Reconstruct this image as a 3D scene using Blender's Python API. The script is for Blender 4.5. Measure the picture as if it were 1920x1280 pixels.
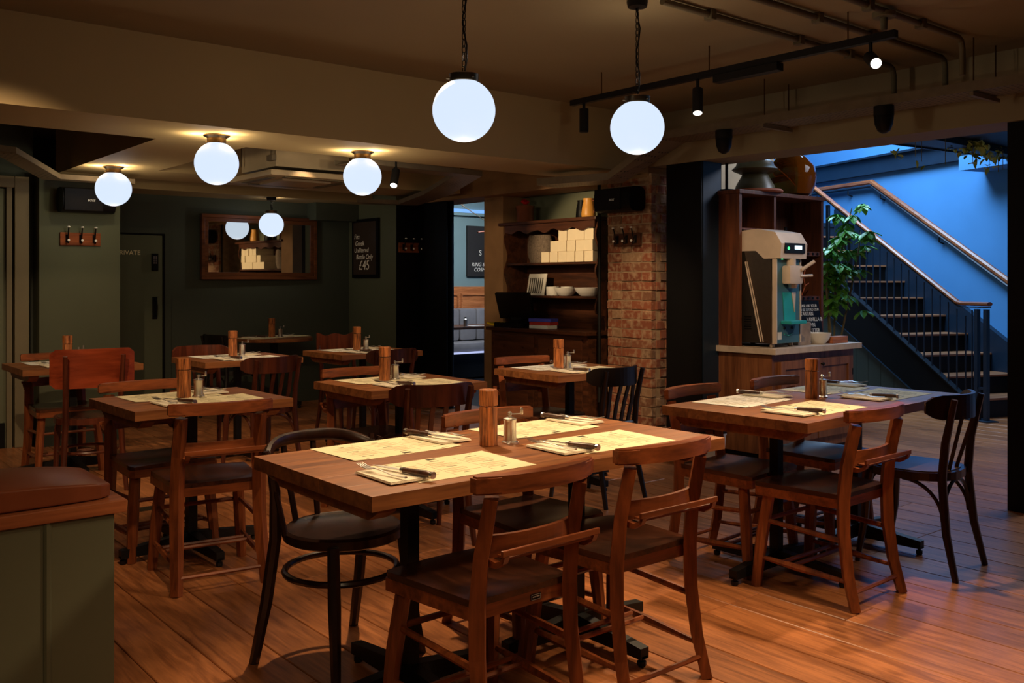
import bpy, bmesh, math, random
from mathutils import Vector, Matrix
random.seed(7)
PI = math.pi
sc = bpy.context.scene
col = sc.collection
for o in list(bpy.data.objects):
    bpy.data.objects.remove(o, do_unlink=True)

# ------------------------------------------------------------------ camera
cam_d = bpy.data.cameras.new('camera'); cam = bpy.data.objects.new('camera', cam_d); col.objects.link(cam)
cam.location = (0, 0, 1.321)
cam.rotation_euler = (PI / 2, 0, -math.radians(39.36))
cam_d.sensor_fit = 'HORIZONTAL'; cam_d.sensor_width = 36.0
cam_d.lens = 1752 / 1920 * 36.0
cam_d.shift_y = -(640 - 528) / 1920
cam_d.clip_start = 0.05
sc.camera = cam
# ------------------------------------------------------------------ world, lights, exposure
w = bpy.data.worlds.new('world'); sc.world = w; w.use_nodes = True
w.node_tree.nodes['Background'].inputs[0].default_value = (0.55, 0.6, 0.75, 1)
w.node_tree.nodes['Background'].inputs[1].default_value = 0.004
sc.view_settings.view_transform = 'Standard'; sc.view_settings.look = 'None'
sc.view_settings.gamma = 1.0; sc.view_settings.use_curve_mapping = False
sc.view_settings.exposure = 0.0
WARM = (1.0, 0.70, 0.40)


def spot(loc, tgt, power, size=50, blend=0.5, color=WARM, rad=0.03):
    d = bpy.data.lights.new('spot_light', 'SPOT'); d.energy = power; d.color = color
    d.spot_size = math.radians(size); d.spot_blend = blend; d.shadow_soft_size = rad
    o = bpy.data.objects.new('spot_light', d); col.objects.link(o); o.location = loc
    o.rotation_euler = (Vector(tgt) - Vector(loc)).to_track_quat('-Z', 'Y').to_euler()
    return o


def area(loc, tgt, power, sx, sy, color):
    d = bpy.data.lights.new('area_light', 'AREA'); d.energy = power; d.color = color
    d.shape = 'RECTANGLE'; d.size = sx; d.size_y = sy
    o = bpy.data.objects.new('area_light', d); col.objects.link(o); o.location = loc
    o.rotation_euler = (Vector(tgt) - Vector(loc)).to_track_quat('-Z', 'Y').to_euler()
    return o


# lamps of the modelled spot heads, plus added spots that have no fixture
spot((2.35, 3.6, 2.52), (2.05, 2.55, 0.75), 170, 62, 0.6)
spot((1.3, 1.6, 2.55), (1.9, 2.45, 0.75), 80, 75, 0.9, WARM, 0.25)
spot((3.4, 1.0, 2.55), (2.5, 1.9, 0.4), 170, 75, 0.8, WARM, 0.12)
spot((4.17, 3.47, 2.27), (3.55, 2.62, 0.75), 95, 55, 0.6)
spot((4.17, 2.37, 2.30), (3.2, 1.6, 0.3), 120, 75, 0.8)
spot((0.4, 3.9, 2.5), (1.65, 6.5, 0.6), 170, 50, 0.7)
spot((1.2, 3.2, 2.5), (1.7, 4.5, 0.75), 90, 50, 0.7)
spot((2.5, 3.9, 2.5), (2.85, 4.5, 0.75), 80, 55, 0.6)
spot((3.0, 3.0, 2.5), (4.15, 4.75, 0.72), 240, 34, 0.5)
spot((3.2, 6.05, 2.25), (2.9, 6.85, 0.75), 45, 60, 0.7)
spot((4.1, 6.1, 2.25), (3.95, 6.85, 0.75), 42, 60, 0.7)
spot((3.77, 5.88, 2.04), (5.85, 6.25, 1.66), 145, 32, 0.5, (1, 0.72, 0.42))
spot((4.4, 4.3, 2.4), (5.6, 5.35, 0.7), 120, 48, 0.9)
spot((3.7, 5.9, 2.1), (5.75, 7.3, 1.45), 62, 26, 0.7)  # added to brighten the tan pier
spot((4.2, 2.6, 2.4), (5.9, 4.1, 1.15), 125, 40, 0.8, (1, 0.70, 0.42))
# added soft fill from behind the camera, standing in for unseen lamps
spot((-0.6, -0.4, 2.4), (0.6, 3.0, 0.3), 70, 60, 0.9, WARM, 0.4)
# daylight falling down the stairwell from its rooflight
area((8.9, 5.6, 4.6), (9.9, 6.2, 1.5), 300, 1.6, 2.6, (0.42, 0.68, 1.0))
area((8.0, 2.2, 3.4), (8.3, 3.6, 0.0), 110, 1.5, 1.5, (0.80, 0.86, 1.0))
# cool light of the room beyond
area((7.6, 9.6, 2.6), (7.9, 10.4, 0.5), 95, 1.2, 1.0, (0.8, 0.9, 1.0))

# ------------------------------------------------------------------ materials
def lin(c):
    return tuple(((v / 255) / 12.92 if v / 255 <= 0.04045 else ((v / 255 + 0.055) / 1.055) ** 2.4) for v in c) + (1,)


def new_mat(name):
    m = bpy.data.materials.new(name); m.use_nodes = True
    nt = m.node_tree; b = nt.nodes['Principled BSDF']
    return m, nt, b


def plain(name, rgb, rough=0.6, metal=0.0, var=0.12, scale=6.0, bump=0.0, spec=0.5):
    m, nt, b = new_mat(name)
    c = lin(rgb)
    tc = nt.nodes.new('ShaderNodeTexCoord'); n = nt.nodes.new('ShaderNodeTexNoise')
    n.inputs['Scale'].default_value = scale; n.inputs['Detail'].default_value = 4
    nt.links.new(tc.outputs['Object'], n.inputs['Vector'])
    r = nt.nodes.new('ShaderNodeValToRGB')
    r.color_ramp.elements[0].position = 0.3; r.color_ramp.elements[1].position = 0.7
    r.color_ramp.elements[0].color = tuple(v * (1 - var) for v in c[:3]) + (1,)
    r.color_ramp.elements[1].color = tuple(min(1, v * (1 + var)) for v in c[:3]) + (1,)
    nt.links.new(n.outputs['Fac'], r.inputs['Fac']); nt.links.new(r.outputs['Color'], b.inputs['Base Color'])
    b.inputs['Roughness'].default_value = rough; b.inputs['Metallic'].default_value = metal
    b.inputs['Specular IOR Level'].default_value = spec
    if bump:
        bp = nt.nodes.new('ShaderNodeBump'); bp.inputs['Strength'].default_value = bump; bp.inputs['Distance'].default_value = 0.004
        nt.links.new(n.outputs['Fac'], bp.inputs['Height']); nt.links.new(bp.outputs['Normal'], b.inputs['Normal'])
    return m


def wood(name, light, dark, axis='X', rough=0.42, scale=9.0, vary=0.25, spec=0.5, knots=False, bump=0.08):
    m, nt, b = new_mat(name)
    N, L = nt.nodes, nt.links
    tc = N.new('ShaderNodeTexCoord'); oi = N.new('ShaderNodeObjectInfo')
    add = N.new('ShaderNodeVectorMath'); add.operation = 'ADD'
    ml = N.new('ShaderNodeVectorMath'); ml.operation = 'SCALE'
    cv = N.new('ShaderNodeCombineXYZ')
    for i in range(3): L.new(oi.outputs['Random'], cv.inputs[i])
    L.new(cv.outputs[0], ml.inputs[0]); ml.inputs['Scale'].default_value = 37.0
    L.new(tc.outputs['Object'], add.inputs[0]); L.new(ml.outputs[0], add.inputs[1])
    mp = N.new('ShaderNodeMapping')
    s = {'X': (0.09, 1, 1), 'Y': (1, 0.09, 1), 'Z': (1, 1, 0.09)}[axis]
    mp.inputs['Scale'].default_value = s
    L.new(add.outputs[0], mp.inputs['Vector'])
    n1 = N.new('ShaderNodeTexNoise'); n1.inputs['Scale'].default_value = scale * 3; n1.inputs['Detail'].default_value = 6
    n1.inputs['Distortion'].default_value = 0.8
    L.new(mp.outputs[0], n1.inputs['Vector'])
    n2 = N.new('ShaderNodeTexNoise'); n2.inputs['Scale'].default_value = scale * 14; n2.inputs['Detail'].default_value = 3
    L.new(mp.outputs[0], n2.inputs['Vector'])
    mx = N.new('ShaderNodeMath'); mx.operation = 'MULTIPLY_ADD'; mx.inputs[1].default_value = 0.35
    L.new(n2.outputs['Fac'], mx.inputs[0]); L.new(n1.outputs['Fac'], mx.inputs[2])
    r = N.new('ShaderNodeValToRGB')
    r.color_ramp.elements[0].position = 0.48; r.color_ramp.elements[1].position = 0.86
    r.color_ramp.elements[0].color = lin(dark); r.color_ramp.elements[1].color = lin(light)
    L.new(mx.outputs[0], r.inputs['Fac'])
    hs = N.new('ShaderNodeHueSaturation')
    vr = N.new('ShaderNodeMapRange'); vr.inputs['To Min'].default_value = 1 - vary; vr.inputs['To Max'].default_value = 1 + vary
    L.new(oi.outputs['Random'], vr.inputs['Value']); L.new(vr.outputs[0], hs.inputs['Value'])
    L.new(r.outputs['Color'], hs.inputs['Color'])
    out = hs.outputs['Color']
    if knots:
        n3 = N.new('ShaderNodeTexNoise'); n3.inputs['Scale'].default_value = 5.0; n3.inputs['Detail'].default_value = 2
        mp3 = N.new('ShaderNodeMapping'); mp3.inputs['Scale'].default_value = (1, 0.45, 1)
        L.new(add.outputs[0], mp3.inputs['Vector']); L.new(mp3.outputs[0], n3.inputs['Vector'])
        r3 = N.new('ShaderNodeValToRGB'); r3.color_ramp.elements[0].position = 0.66; r3.color_ramp.elements[1].position = 0.76
        L.new(n3.outputs['Fac'], r3.inputs['Fac'])
        mix = N.new('ShaderNodeMixRGB'); mix.blend_type = 'MULTIPLY'; mix.inputs['Color2'].default_value = (0.45, 0.38, 0.33, 1)
        L.new(r3.outputs['Color'], mix.inputs['Fac']); L.new(out, mix.inputs['Color1']); out = mix.outputs['Color']
    L.new(out, b.inputs['Base Color'])
    b.inputs['Roughness'].default_value = rough; b.inputs['Specular IOR Level'].default_value = spec
    bp = N.new('ShaderNodeBump'); bp.inputs['Strength'].default_value = bump; bp.inputs['Distance'].default_value = 0.002
    L.new(mx.outputs[0], bp.inputs['Height']); L.new(bp.outputs['Normal'], b.inputs['Normal'])
    return m


def emit(name, rgb, strength):
    m, nt, b = new_mat(name)
    b.inputs['Base Color'].default_value = (0.02, 0.02, 0.02, 1)
    b.inputs['Emission Color'].default_value = tuple(rgb) + (1,); b.inputs['Emission Strength'].default_value = strength
    return m


def brick_mat():
    m, nt, b = new_mat('brick'); N, L = nt.nodes, nt.links
    oi = N.new('ShaderNodeObjectInfo'); tc = N.new('ShaderNodeTexCoord')
    r = N.new('ShaderNodeValToRGB'); cr = r.color_ramp
    cr.elements[0].color = lin((112, 60, 40)); cr.elements[1].color = lin((150, 116, 86))
    e = cr.elements.new(0.45); e.color = lin((138, 78, 52))
    e = cr.elements.new(0.8); e.color = lin((112, 80, 58))
    L.new(oi.outputs['Random'], r.inputs['Fac'])
    n = N.new('ShaderNodeTexNoise'); n.inputs['Scale'].default_value = 22; n.inputs['Detail'].default_value = 6
    ad = N.new('ShaderNodeVectorMath'); ad.operation = 'ADD'; L.new(tc.outputs['Object'], ad.inputs[0]); L.new(oi.outputs['Location'], ad.inputs[1])
    L.new(ad.outputs[0], n.inputs['Vector'])
    mx = N.new('ShaderNodeMixRGB'); mx.blend_type = 'MIX'; mx.inputs['Color2'].default_value = lin((168, 138, 108))
    rr = N.new('ShaderNodeValToRGB'); rr.color_ramp.elements[0].position = 0.46; rr.color_ramp.elements[1].position = 0.66
    rr.color_ramp.elements[1].color = (0.75, 0.75, 0.75, 1)
    L.new(n.outputs['Fac'], rr.inputs['Fac']); L.new(rr.outputs['Color'], mx.inputs['Fac']); L.new(r.outputs['Color'], mx.inputs['Color1'])
    L.new(mx.outputs['Color'], b.inputs['Base Color']); b.inputs['Roughness'].default_value = 0.9
    bp = N.new('ShaderNodeBump'); bp.inputs['Strength'].default_value = 0.7; bp.inputs['Distance'].default_value = 0.006
    L.new(n.outputs['Fac'], bp.inputs['Height']); L.new(bp.outputs['Normal'], b.inputs['Normal'])
    return m


M = {}
M['plank'] = wood('oak_plank', (190, 120, 72), (132, 78, 45), 'Y', 0.33, 11.0, 0.17, 0.5, True, 0.05)
M['top'] = wood('table_top', (152, 94, 52), (102, 58, 31), 'X', 0.42, 7.0, 0.10)
M['church'] = wood('church_chair_wood', (150, 79, 41), (94, 46, 22), 'Z', 0.36, 8.0, 0.14)
M['churchx'] = wood('church_chair_rail', (150, 79, 41), (94, 46, 22), 'X', 0.36, 8.0, 0.14)
M['seat'] = wood('worn_dark_seat', (84, 46, 30), (42, 22, 14), 'Y', 0.27, 6.0, 0.2)
M['bent'] = wood('dark_bentwood', (56, 30, 20), (30, 15, 10), 'Z', 0.28, 6.0, 0.15)
M['bentred'] = wood('red_brown_bentwood', (98, 46, 28), (56, 24, 14), 'Z', 0.3, 6.0, 0.15)
M['blackwood'] = plain('black_stained_wood', (26, 20, 18), 0.35)
M['bentseat'] = wood('dark_bentwood_seat', (116, 86, 60), (70, 50, 35), 'X', 0.24, 4.0, 0.1)
M['ply'] = wood('red_plywood', (150, 64, 34), (104, 38, 18), 'X', 0.26, 4.0, 0.1)
M['iron'] = plain('black_cast_iron', (20, 19, 20), 0.5, 0.3)
M['steel'] = plain('polished_steel', (222, 218, 212), 0.33, 1.0, 0.04)
M['brushed'] = plain('brushed_steel', (150, 138, 122), 0.36, 1.0, 0.06, 30)
M['darksteel'] = plain('dark_steel_casing', (66, 60, 54), 0.45, 0.7, 0.06, 20)
M['paper'] = plain('cream_paper', (234, 218, 176), 0.8, 0, 0.03)
M['paperw'] = plain('pale_paper', (240, 234, 220), 0.8, 0, 0.03)
M['napkin'] = plain('cream_napkin', (236, 222, 196), 0.9, 0, 0.04, 12, 0.2)
M['ink'] = plain('printing_ink', (70, 62, 44), 0.9, 0, 0.02)
M['inkpale'] = plain('pale_printing_ink', (182, 166, 130), 0.9, 0, 0.02)
M['knife_handle'] = wood('dark_knife_handle', (86, 54, 40), (46, 27, 20), 'X', 0.35, 20, 0.1)
M['mill'] = wood('striped_mill_wood', (206, 124, 68), (74, 34, 17), 'Z', 0.4, 26.0, 0.12)
M['green'] = plain('dark_olive_green_paint', (84, 87, 68), 0.55, 0, 0.05, 2.0, 0.05)
M['greend'] = plain('dark_green_paint', (62, 67, 58), 0.5, 0, 0.06, 2.0, 0.05)
M['greenp'] = plain('panel_green_paint', (104, 106, 84), 0.5, 0, 0.05, 3.0)
M['ceil'] = plain('tan_ceiling_paint', (130, 113, 86), 0.7, 0, 0.05, 1.2, 0.08)
M['soffit'] = plain('tan_soffit_paint', (160, 137, 98), 0.6, 0, 0.05, 1.5, 0.06)
M['tan'] = plain('tan_plaster', (140, 106, 72), 0.8, 0, 0.16, 4.0, 0.3)
M['frame_paint'] = plain('door_frame_paint', (120, 108, 84), 0.5, 0, 0.05)
M['black'] = plain('black_paint', (11, 11, 12), 0.5, spec=0.25)
M['blackm'] = plain('matt_black_metal', (24, 23, 23), 0.5, 0.4)
M['bluesteel'] = plain('dark_blue_steel_paint', (22, 40, 58), 0.45, 0.0)
M['blue'] = plain('blue_wall_paint', (76, 142, 200), 0.8, 0, 0.07, 1.4, 0.1)
M['teal'] = plain('grey_teal_paint', (120, 142, 142), 0.7, 0, 0.05, 2.0)
M['brick'] = brick_mat()
M['mortar'] = plain('lime_mortar', (150, 122, 94), 0.95, 0, 0.2, 18, 0.6)
M['cab'] = wood('cabinet_oak', (140, 88, 54), (92, 52, 30), 'Z', 0.45, 6.0, 0.08)
M['hutch'] = wood('hutch_oak', (112, 62, 36), (66, 34, 19), 'Z', 0.5, 6.0, 0.08)
M['dresser'] = wood('dark_dresser_oak', (88, 50, 30), (48, 26, 15), 'Y', 0.4, 6.0, 0.08)
M['stone'] = plain('pale_stone_worktop', (186, 166, 146), 0.5, 0, 0.14, 14)
M['marble'] = plain('brown_marble', (150, 128, 108), 0.5, 0, 0.3, 12)
M['leather'] = plain('brown_leather', (140, 74, 46), 0.34, 0, 0.14, 9, 0.15)
M['benchwood'] = wood('bench_capping_oak', (190, 112, 68), (136, 72, 40), 'X', 0.45, 8.0, 0.05)
M['box'] = plain('cream_card', (240, 222, 186), 0.8, 0, 0.04)
M['white'] = plain('white_china', (226, 222, 212), 0.3, 0, 0.03)
M['basket'] = plain('grey_wicker', (120, 104, 88), 0.9, 0, 0.35, 60, 0.8)
M['yellowjug'] = plain('yellow_glaze', (224, 160, 72), 0.4, 0, 0.08)
M['brownpot'] = plain('brown_glaze', (120, 64, 38), 0.45, 0, 0.12)
M['red'] = plain('red_petals', (190, 30, 34), 0.6)
M['yellow'] = plain('yellow_cloth', (222, 190, 40), 0.8)
M['redpk'] = plain('red_packaging', (176, 52, 44), 0.5)
M['bluepk'] = plain('blue_packaging', (74, 80, 190), 0.5)
M['board'] = plain('blackboard', (36, 31, 29), 0.75, 0, 0.12, 3)
M['boardlit'] = plain('framed_blackboard', (54, 42, 34), 0.38, 0, 0.12, 3)
M['chalk'] = plain('chalk', (232, 222, 206), 0.9)
M['gold'] = plain('pale_gold_lettering', (236, 222, 180), 0.5)
M['mirror'] = plain('mirror_glass', (225, 225, 220), 0.02, 1.0, 0.01)
M['mframe'] = wood('mirror_frame', (104, 60, 34), (58, 30, 16), 'X', 0.35, 6, 0.08)
M['rack'] = wood('rack_board', (150, 82, 44), (100, 50, 26), 'X', 0.45, 7, 0.1)
M['brass'] = plain('aged_brass', (120, 96, 66), 0.35, 1.0)
M['galv'] = plain('galvanised_tray', (126, 110, 88), 0.5, 0.6, 0.12, 14)
M['greym'] = plain('painted_conduit', (88, 78, 58), 0.5)
M['acwhite'] = plain('grey_beige_plastic', (148, 128, 100), 0.45)
M['terracotta'] = plain('terracotta', (150, 78, 48), 0.8)
M['olivepot'] = plain('olive_glaze', (74, 66, 42), 0.4, 0, 0.2)
M['leaf'] = plain('green_leaf', (104, 172, 66), 0.4, 0, 0.3, 8)
M['leafy'] = plain('pale_ivy_leaf', (170, 180, 80), 0.5, 0, 0.2, 8)
M['stem'] = plain('plant_stem', (110, 100, 70), 0.7)
M['tread'] = wood('stair_tread_oak', (172, 116, 78), (120, 76, 48), 'X', 0.45, 7, 0.08)
M['rail'] = wood('handrail_oak', (176, 104, 62), (120, 62, 34), 'Y', 0.3, 7, 0.05)
M['greybanq'] = plain('grey_leather', (132, 126, 126), 0.4, 0, 0.1, 8)
M['panelwood'] = wood('orange_oak_panel', (206, 128, 74), (160, 88, 44), 'X', 0.45, 8, 0.05)
M['machblue'] = plain('machine_blue_front', (66, 104, 116), 0.35)
M['machteal'] = plain('machine_teal', (40, 150, 150), 0.35)
M['machwhite'] = plain('machine_cream_plastic', (196, 176, 156), 0.35)
M['screen'] = emit('lit_display', (0.65, 0.85, 1.0), 1.6)
M['greenled'] = emit('green_light', (0.1, 1.0, 0.35), 1.2)
M['globe'] = emit('opal_globe', (0.70, 0.82, 1.0), 1.02)
M['globe_small'] = M['globe']
M['lens'] = emit('lit_lamp_lens', (1.0, 0.9, 0.78), 6.0)
M['led'] = emit('blue_led_strip', (0.2, 0.45, 1.0), 1.1)
M['led2'] = emit('cool_led_strip', (0.55, 0.62, 1.0), 0.9)
M['tealbook'] = plain('teal_packaging', (40, 110, 120), 0.5)
M['whiteprint'] = plain('white_marking', (220, 220, 215), 0.5)


def glass_mat():
    m, nt, b = new_mat('amber_glass')
    b.inputs['Base Color'].default_value = lin((120, 62, 12)); b.inputs['Roughness'].default_value = 0.05
    b.inputs['Transmission Weight'].default_value = 0.6; b.inputs['IOR'].default_value = 1.2
    return m


M['amber'] = glass_mat()


def perforated():
    m, nt, b = new_mat('perforated_tray'); N, L = nt.nodes, nt.links
    tc = N.new('ShaderNodeTexCoord'); v = N.new('ShaderNodeTexVoronoi'); v.inputs['Scale'].default_value = 28; v.inputs['Randomness'].default_value = 0.15
    L.new(tc.outputs['Object'], v.inputs['Vector'])
    r = N.new('ShaderNodeValToRGB'); r.color_ramp.elements[0].position = 0.22; r.color_ramp.elements[1].position = 0.27
    r.color_ramp.elements[0].color = lin((34, 28, 22)); r.color_ramp.elements[1].color = lin((118, 102, 80))
    L.new(v.outputs['Distance'], r.inputs['Fac']); L.new(r.outputs['Color'], b.inputs['Base Color'])
    b.inputs['Metallic'].default_value = 0.3; b.inputs['Roughness'].default_value = 0.5
    return m


M['perf'] = perforated()


# ------------------------------------------------------------------ mesh helpers
class MB:
    def __init__(s): s.bm = bmesh.new()

    def box(s, a, b, bev=0.0):
        a, b = Vector(a), Vector(b); c = (a + b) / 2; d = b - a
        r = bmesh.ops.create_cube(s.bm, size=1, matrix=Matrix.Translation(c) @ Matrix.Diagonal((abs(d.x), abs(d.y), abs(d.z), 1)))
        if bev:
            es = list({e for v in r['verts'] for e in v.link_edges})
            bmesh.ops.bevel(s.bm, geom=es, offset=bev, segments=2, profile=0.6, affect='EDGES')
        return s

    def tube(s, pts, rad, n=8, flat=None, cap=True, up=None):
        """sweep an ellipse along pts; rad number or list; flat=(ra, rb) multiplies the two axes"""
        pts = [Vector(p) for p in pts]
        rs = rad if isinstance(rad, (list, tuple)) else [rad] * len(pts)
        fa, fb = flat or (1, 1); rings = []; prev = None
        for i, p in enumerate(pts):
            t = (pts[min(i + 1, len(pts) - 1)] - pts[max(i - 1, 0)]).normalized()
            if up is not None: a = Vector(up)
            elif prev is None: a = Vector((0, 0, 1)) if abs(t.z) < 0.9 else Vector((1, 0, 0))
            else: a = prev
            x = (a - t * a.dot(t)).normalized(); y = t.cross(x); prev = x
            rings.append([s.bm.verts.new(p + (x * fa * math.cos(k * 2 * PI / n + PI / n) + y * fb * math.sin(k * 2 * PI / n + PI / n)) * rs[i]) for k in range(n)])
        for i in range(len(rings) - 1):
            for k in range(n):
                s.bm.faces.new((rings[i][k], rings[i][(k + 1) % n], rings[i + 1][(k + 1) % n], rings[i + 1][k]))
        if cap:
            s.bm.faces.new(rings[0][::-1]); s.bm.faces.new(rings[-1])
        return s

    def ring(s, c, R, r, n=28, m=8, flat=1.0, normal='Z'):
        rows = []
        for i in range(n):
            a = 2 * PI * i / n; row = []
            for k in range(m):
                b = 2 * PI * k / m
                rr = R + r * math.cos(b); z = r * flat * math.sin(b)
                p = (rr * math.cos(a), rr * math.sin(a), z)
                if normal == 'Y': p = (p[0], p[2], p[1])
                if normal == 'X': p = (p[2], p[0], p[1])
                row.append(s.bm.verts.new(Vector(c) + Vector(p)))
            rows.append(row)
        for i in range(n):
            for k in range(m):
                s.bm.faces.new((rows[i][k], rows[(i + 1) % n][k], rows[(i + 1) % n][(k + 1) % m], rows[i][(k + 1) % m]))
        return s

    def lathe(s, prof, c=(0, 0, 0), n=24, axis='Z'):
        """prof: list of (radius, height)"""
        rows = []
        for r, z in prof:
            row = []
            for k in range(n):
                a = 2 * PI * k / n
                p = Vector((max(r, 1e-4) * math.cos(a), max(r, 1e-4) * math.sin(a), z))
                if axis == 'Y': p = Vector((p.x, -p.z, p.y))
                if axis == 'X': p = Vector((p.z, p.x, p.y))
                row.append(s.bm.verts.new(Vector(c) + p))
            rows.append(row)
        for i in range(len(rows) - 1):
            for k in range(n):
                s.bm.faces.new((rows[i][k], rows[i][(k + 1) % n], rows[i + 1][(k + 1) % n], rows[i + 1][k]))
        s.bm.faces.new(rows[0][::-1]); s.bm.faces.new(rows[-1])
        return s

    def prism(s, poly, h0, h1, plane='XY'):
        """extrude 2-D polygon; plane XY -> z, XZ -> y, YZ -> x"""
        def P(u, v, h):
            return {'XY': (u, v, h), 'XZ': (u, h, v), 'YZ': (h, u, v)}[plane]
        a = [s.bm.verts.new(P(u, v, h0)) for u, v in poly]; b = [s.bm.verts.new(P(u, v, h1)) for u, v in poly]
        n = len(poly)
        for i in range(n): s.bm.faces.new((a[i], a[(i + 1) % n], b[(i + 1) % n], b[i]))
        s.bm.faces.new(a[::-1]); s.bm.faces.new(b)
        return s

    def curved(s, xs, yfun, z0, z1, th, zc=None):
        """upright slab following y=yfun(x); z0/z1 numbers or functions of x"""
        f0 = z0 if callable(z0) else (lambda x: z0); f1 = z1 if callable(z1) else (lambda x: z1)
        rows = []
        for x in xs:
            y = yfun(x); dy = (yfun(x + 1e-3) - yfun(x - 1e-3)) / 2e-3
            nx, ny = -dy, 1.0; l = math.hypot(nx, ny); nx, ny = nx / l * th / 2, ny / l * th / 2
            rows.append([s.bm.verts.new((x + sx * nx, y + sx * ny, z)) for sx, z in ((-1, f0(x)), (1, f0(x)), (1, f1(x)), (-1, f1(x)))])
        for i in range(len(rows) - 1):
            for k in range(4): s.bm.faces.new((rows[i][k], rows[i][(k + 1) % 4], rows[i + 1][(k + 1) % 4], rows[i + 1][k]))
        s.bm.faces.new(rows[0][::-1]); s.bm.faces.new(rows[-1])
        return s

    def mat(s, mtx):
        bmesh.ops.transform(s.bm, matrix=mtx, verts=s.bm.verts); return s

    def build(s, name, m, parent=None, smooth=False, loc=None, rz=0):
        bmesh.ops.recalc_face_normals(s.bm, faces=s.bm.faces)
        me = bpy.data.meshes.new(name); s.bm.to_mesh(me); s.bm.free()
        me.materials.append(m if not isinstance(m, str) else M[m])
        if smooth:
            me.polygons.foreach_set('use_smooth', [True] * len(me.polygons))
            me.set_sharp_from_angle(angle=math.radians(38))
        o = bpy.data.objects.new(name, me); col.objects.link(o)
        if parent: o.parent = parent
        if loc: o.location = loc
        if rz: o.rotation_euler = (0, 0, rz)
        return o


def thing(name, label, cat, loc=(0, 0, 0), rz=0, group=None):
    o = bpy.data.objects.new(name, None); col.objects.link(o); o.location = loc; o.rotation_euler = (0, 0, rz)
    o.empty_display_size = 0.05
    o['label'] = label; o['category'] = cat
    if group: o['group'] = group
    return o


def tag(o, label, cat, group=None):
    o['label'] = label; o['category'] = cat
    if group: o['group'] = group
    return o


def struct(o):
    o['kind'] = 'structure'; return o


KIDS = {}


def dup(root, loc, rz, label, group=None):
    kids = {}
    for o in col.objects:
        if o.parent: kids.setdefault(o.parent.name, []).append(o)

    def rec(o, par):
        c = o.copy(); col.objects.link(c)
        if par is not None: c.parent = par
        for ch in kids.get(o.name, []): rec(ch, c)
        return c
    r = rec(root, None); r.location = loc; r.rotation_euler = (0, 0, rz); r['label'] = label
    if group: r['group'] = group
    return r


def put(root, loc, rz, label, group=None):
    """first use places the source itself, later uses place copies"""
    if not root.get('placed'):
        root['placed'] = 1; root.location = loc; root.rotation_euler = (0, 0, rz); root['label'] = label
        if group: root['group'] = group
        return root
    return dup(root, loc, rz, label, group)


def text(name, body, size, mat, parent, mtx, extrude=0.0008, align='LEFT', shear=0.0):
    cu = bpy.data.curves.new(name, 'FONT'); cu.body = body; cu.size = size; cu.extrude = extrude; cu.align_x = align; cu.shear = shear
    t = bpy.data.objects.new(name + '_tmp', cu); col.objects.link(t)
    dg = bpy.context.evaluated_depsgraph_get(); me = bpy.data.meshes.new_from_object(t.evaluated_get(dg))
    bpy.data.objects.remove(t, do_unlink=True); me.name = name
    me.materials.clear(); me.materials.append(M[mat]); me.transform(mtx)
    o = bpy.data.objects.new(name, me); col.objects.link(o); o.parent = parent
    return o


def face_negX(x, y, z):   # text on a plane facing -X, reading direction -Y
    return Matrix.Translation((x, y, z)) @ Matrix(((0, 0, -1, 0), (-1, 0, 0, 0), (0, 1, 0, 0), (0, 0, 0, 1)))


def face_negY(x, y, z):   # text on a plane facing -Y, reading direction +X
    return Matrix.Translation((x, y, z)) @ Matrix(((1, 0, 0, 0), (0, 0, -1, 0), (0, 1, 0, 0), (0, 0, 0, 1)))


def bx(name, m, a, b, parent=None, bev=0.0):
    return MB().box(a, b, bev).build(name, m, parent)


# ================================================================== SETTING
floor = struct(bx('floor', 'black', (-2.5, -2.0, -0.12), (13.0, 12.2, -0.022)))
# oak planks along Y, 207 mm wide
rng = random.Random(3)
plank_mesh = {}
def plank(x0, y0, ln):
    key = round(ln, 1)
    if key not in plank_mesh:
        mb = MB(); mb.box((0.0016, 0.0016, -0.022), (0.2054, key - 0.0016, 0.0), 0)
        es = [e for e in mb.bm.edges if all(v.co.z > -0.001 for v in e.verts)]
        bmesh.ops.bevel(mb.bm, geom=es, offset=0.0026, segments=1, affect='EDGES')
        o = mb.build('plank', 'plank', floor); plank_mesh[key] = o.data
    else:
        o = bpy.data.objects.new('plank', plank_mesh[key]); col.objects.link(o); o.parent = floor
    o.location = (x0, y0, 0)
n = 0
for i in range(-4, 44):
    x0 = 1.463 + 0.207 * (i - 2)
    if x0 < -0.4: continue
    y = 0.4 + rng.random() * 1.2 if x0 < 5.8 else 1.2 + rng.random()
    yend = 9.45 if x0 < 5.2 else (8.4 if x0 < 6 else (6.2 if x0 < 8.4 else 4.9))
    y = max(y - 1.4, 0.2)
    while y < yend:
        ln = rng.choice((1.4, 1.8, 2.2, 2.6))
        ln = min(ln, round(yend - y + 0.05, 1))
        if ln < 0.1: break
        plank(x0, y, ln); y += ln
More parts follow.
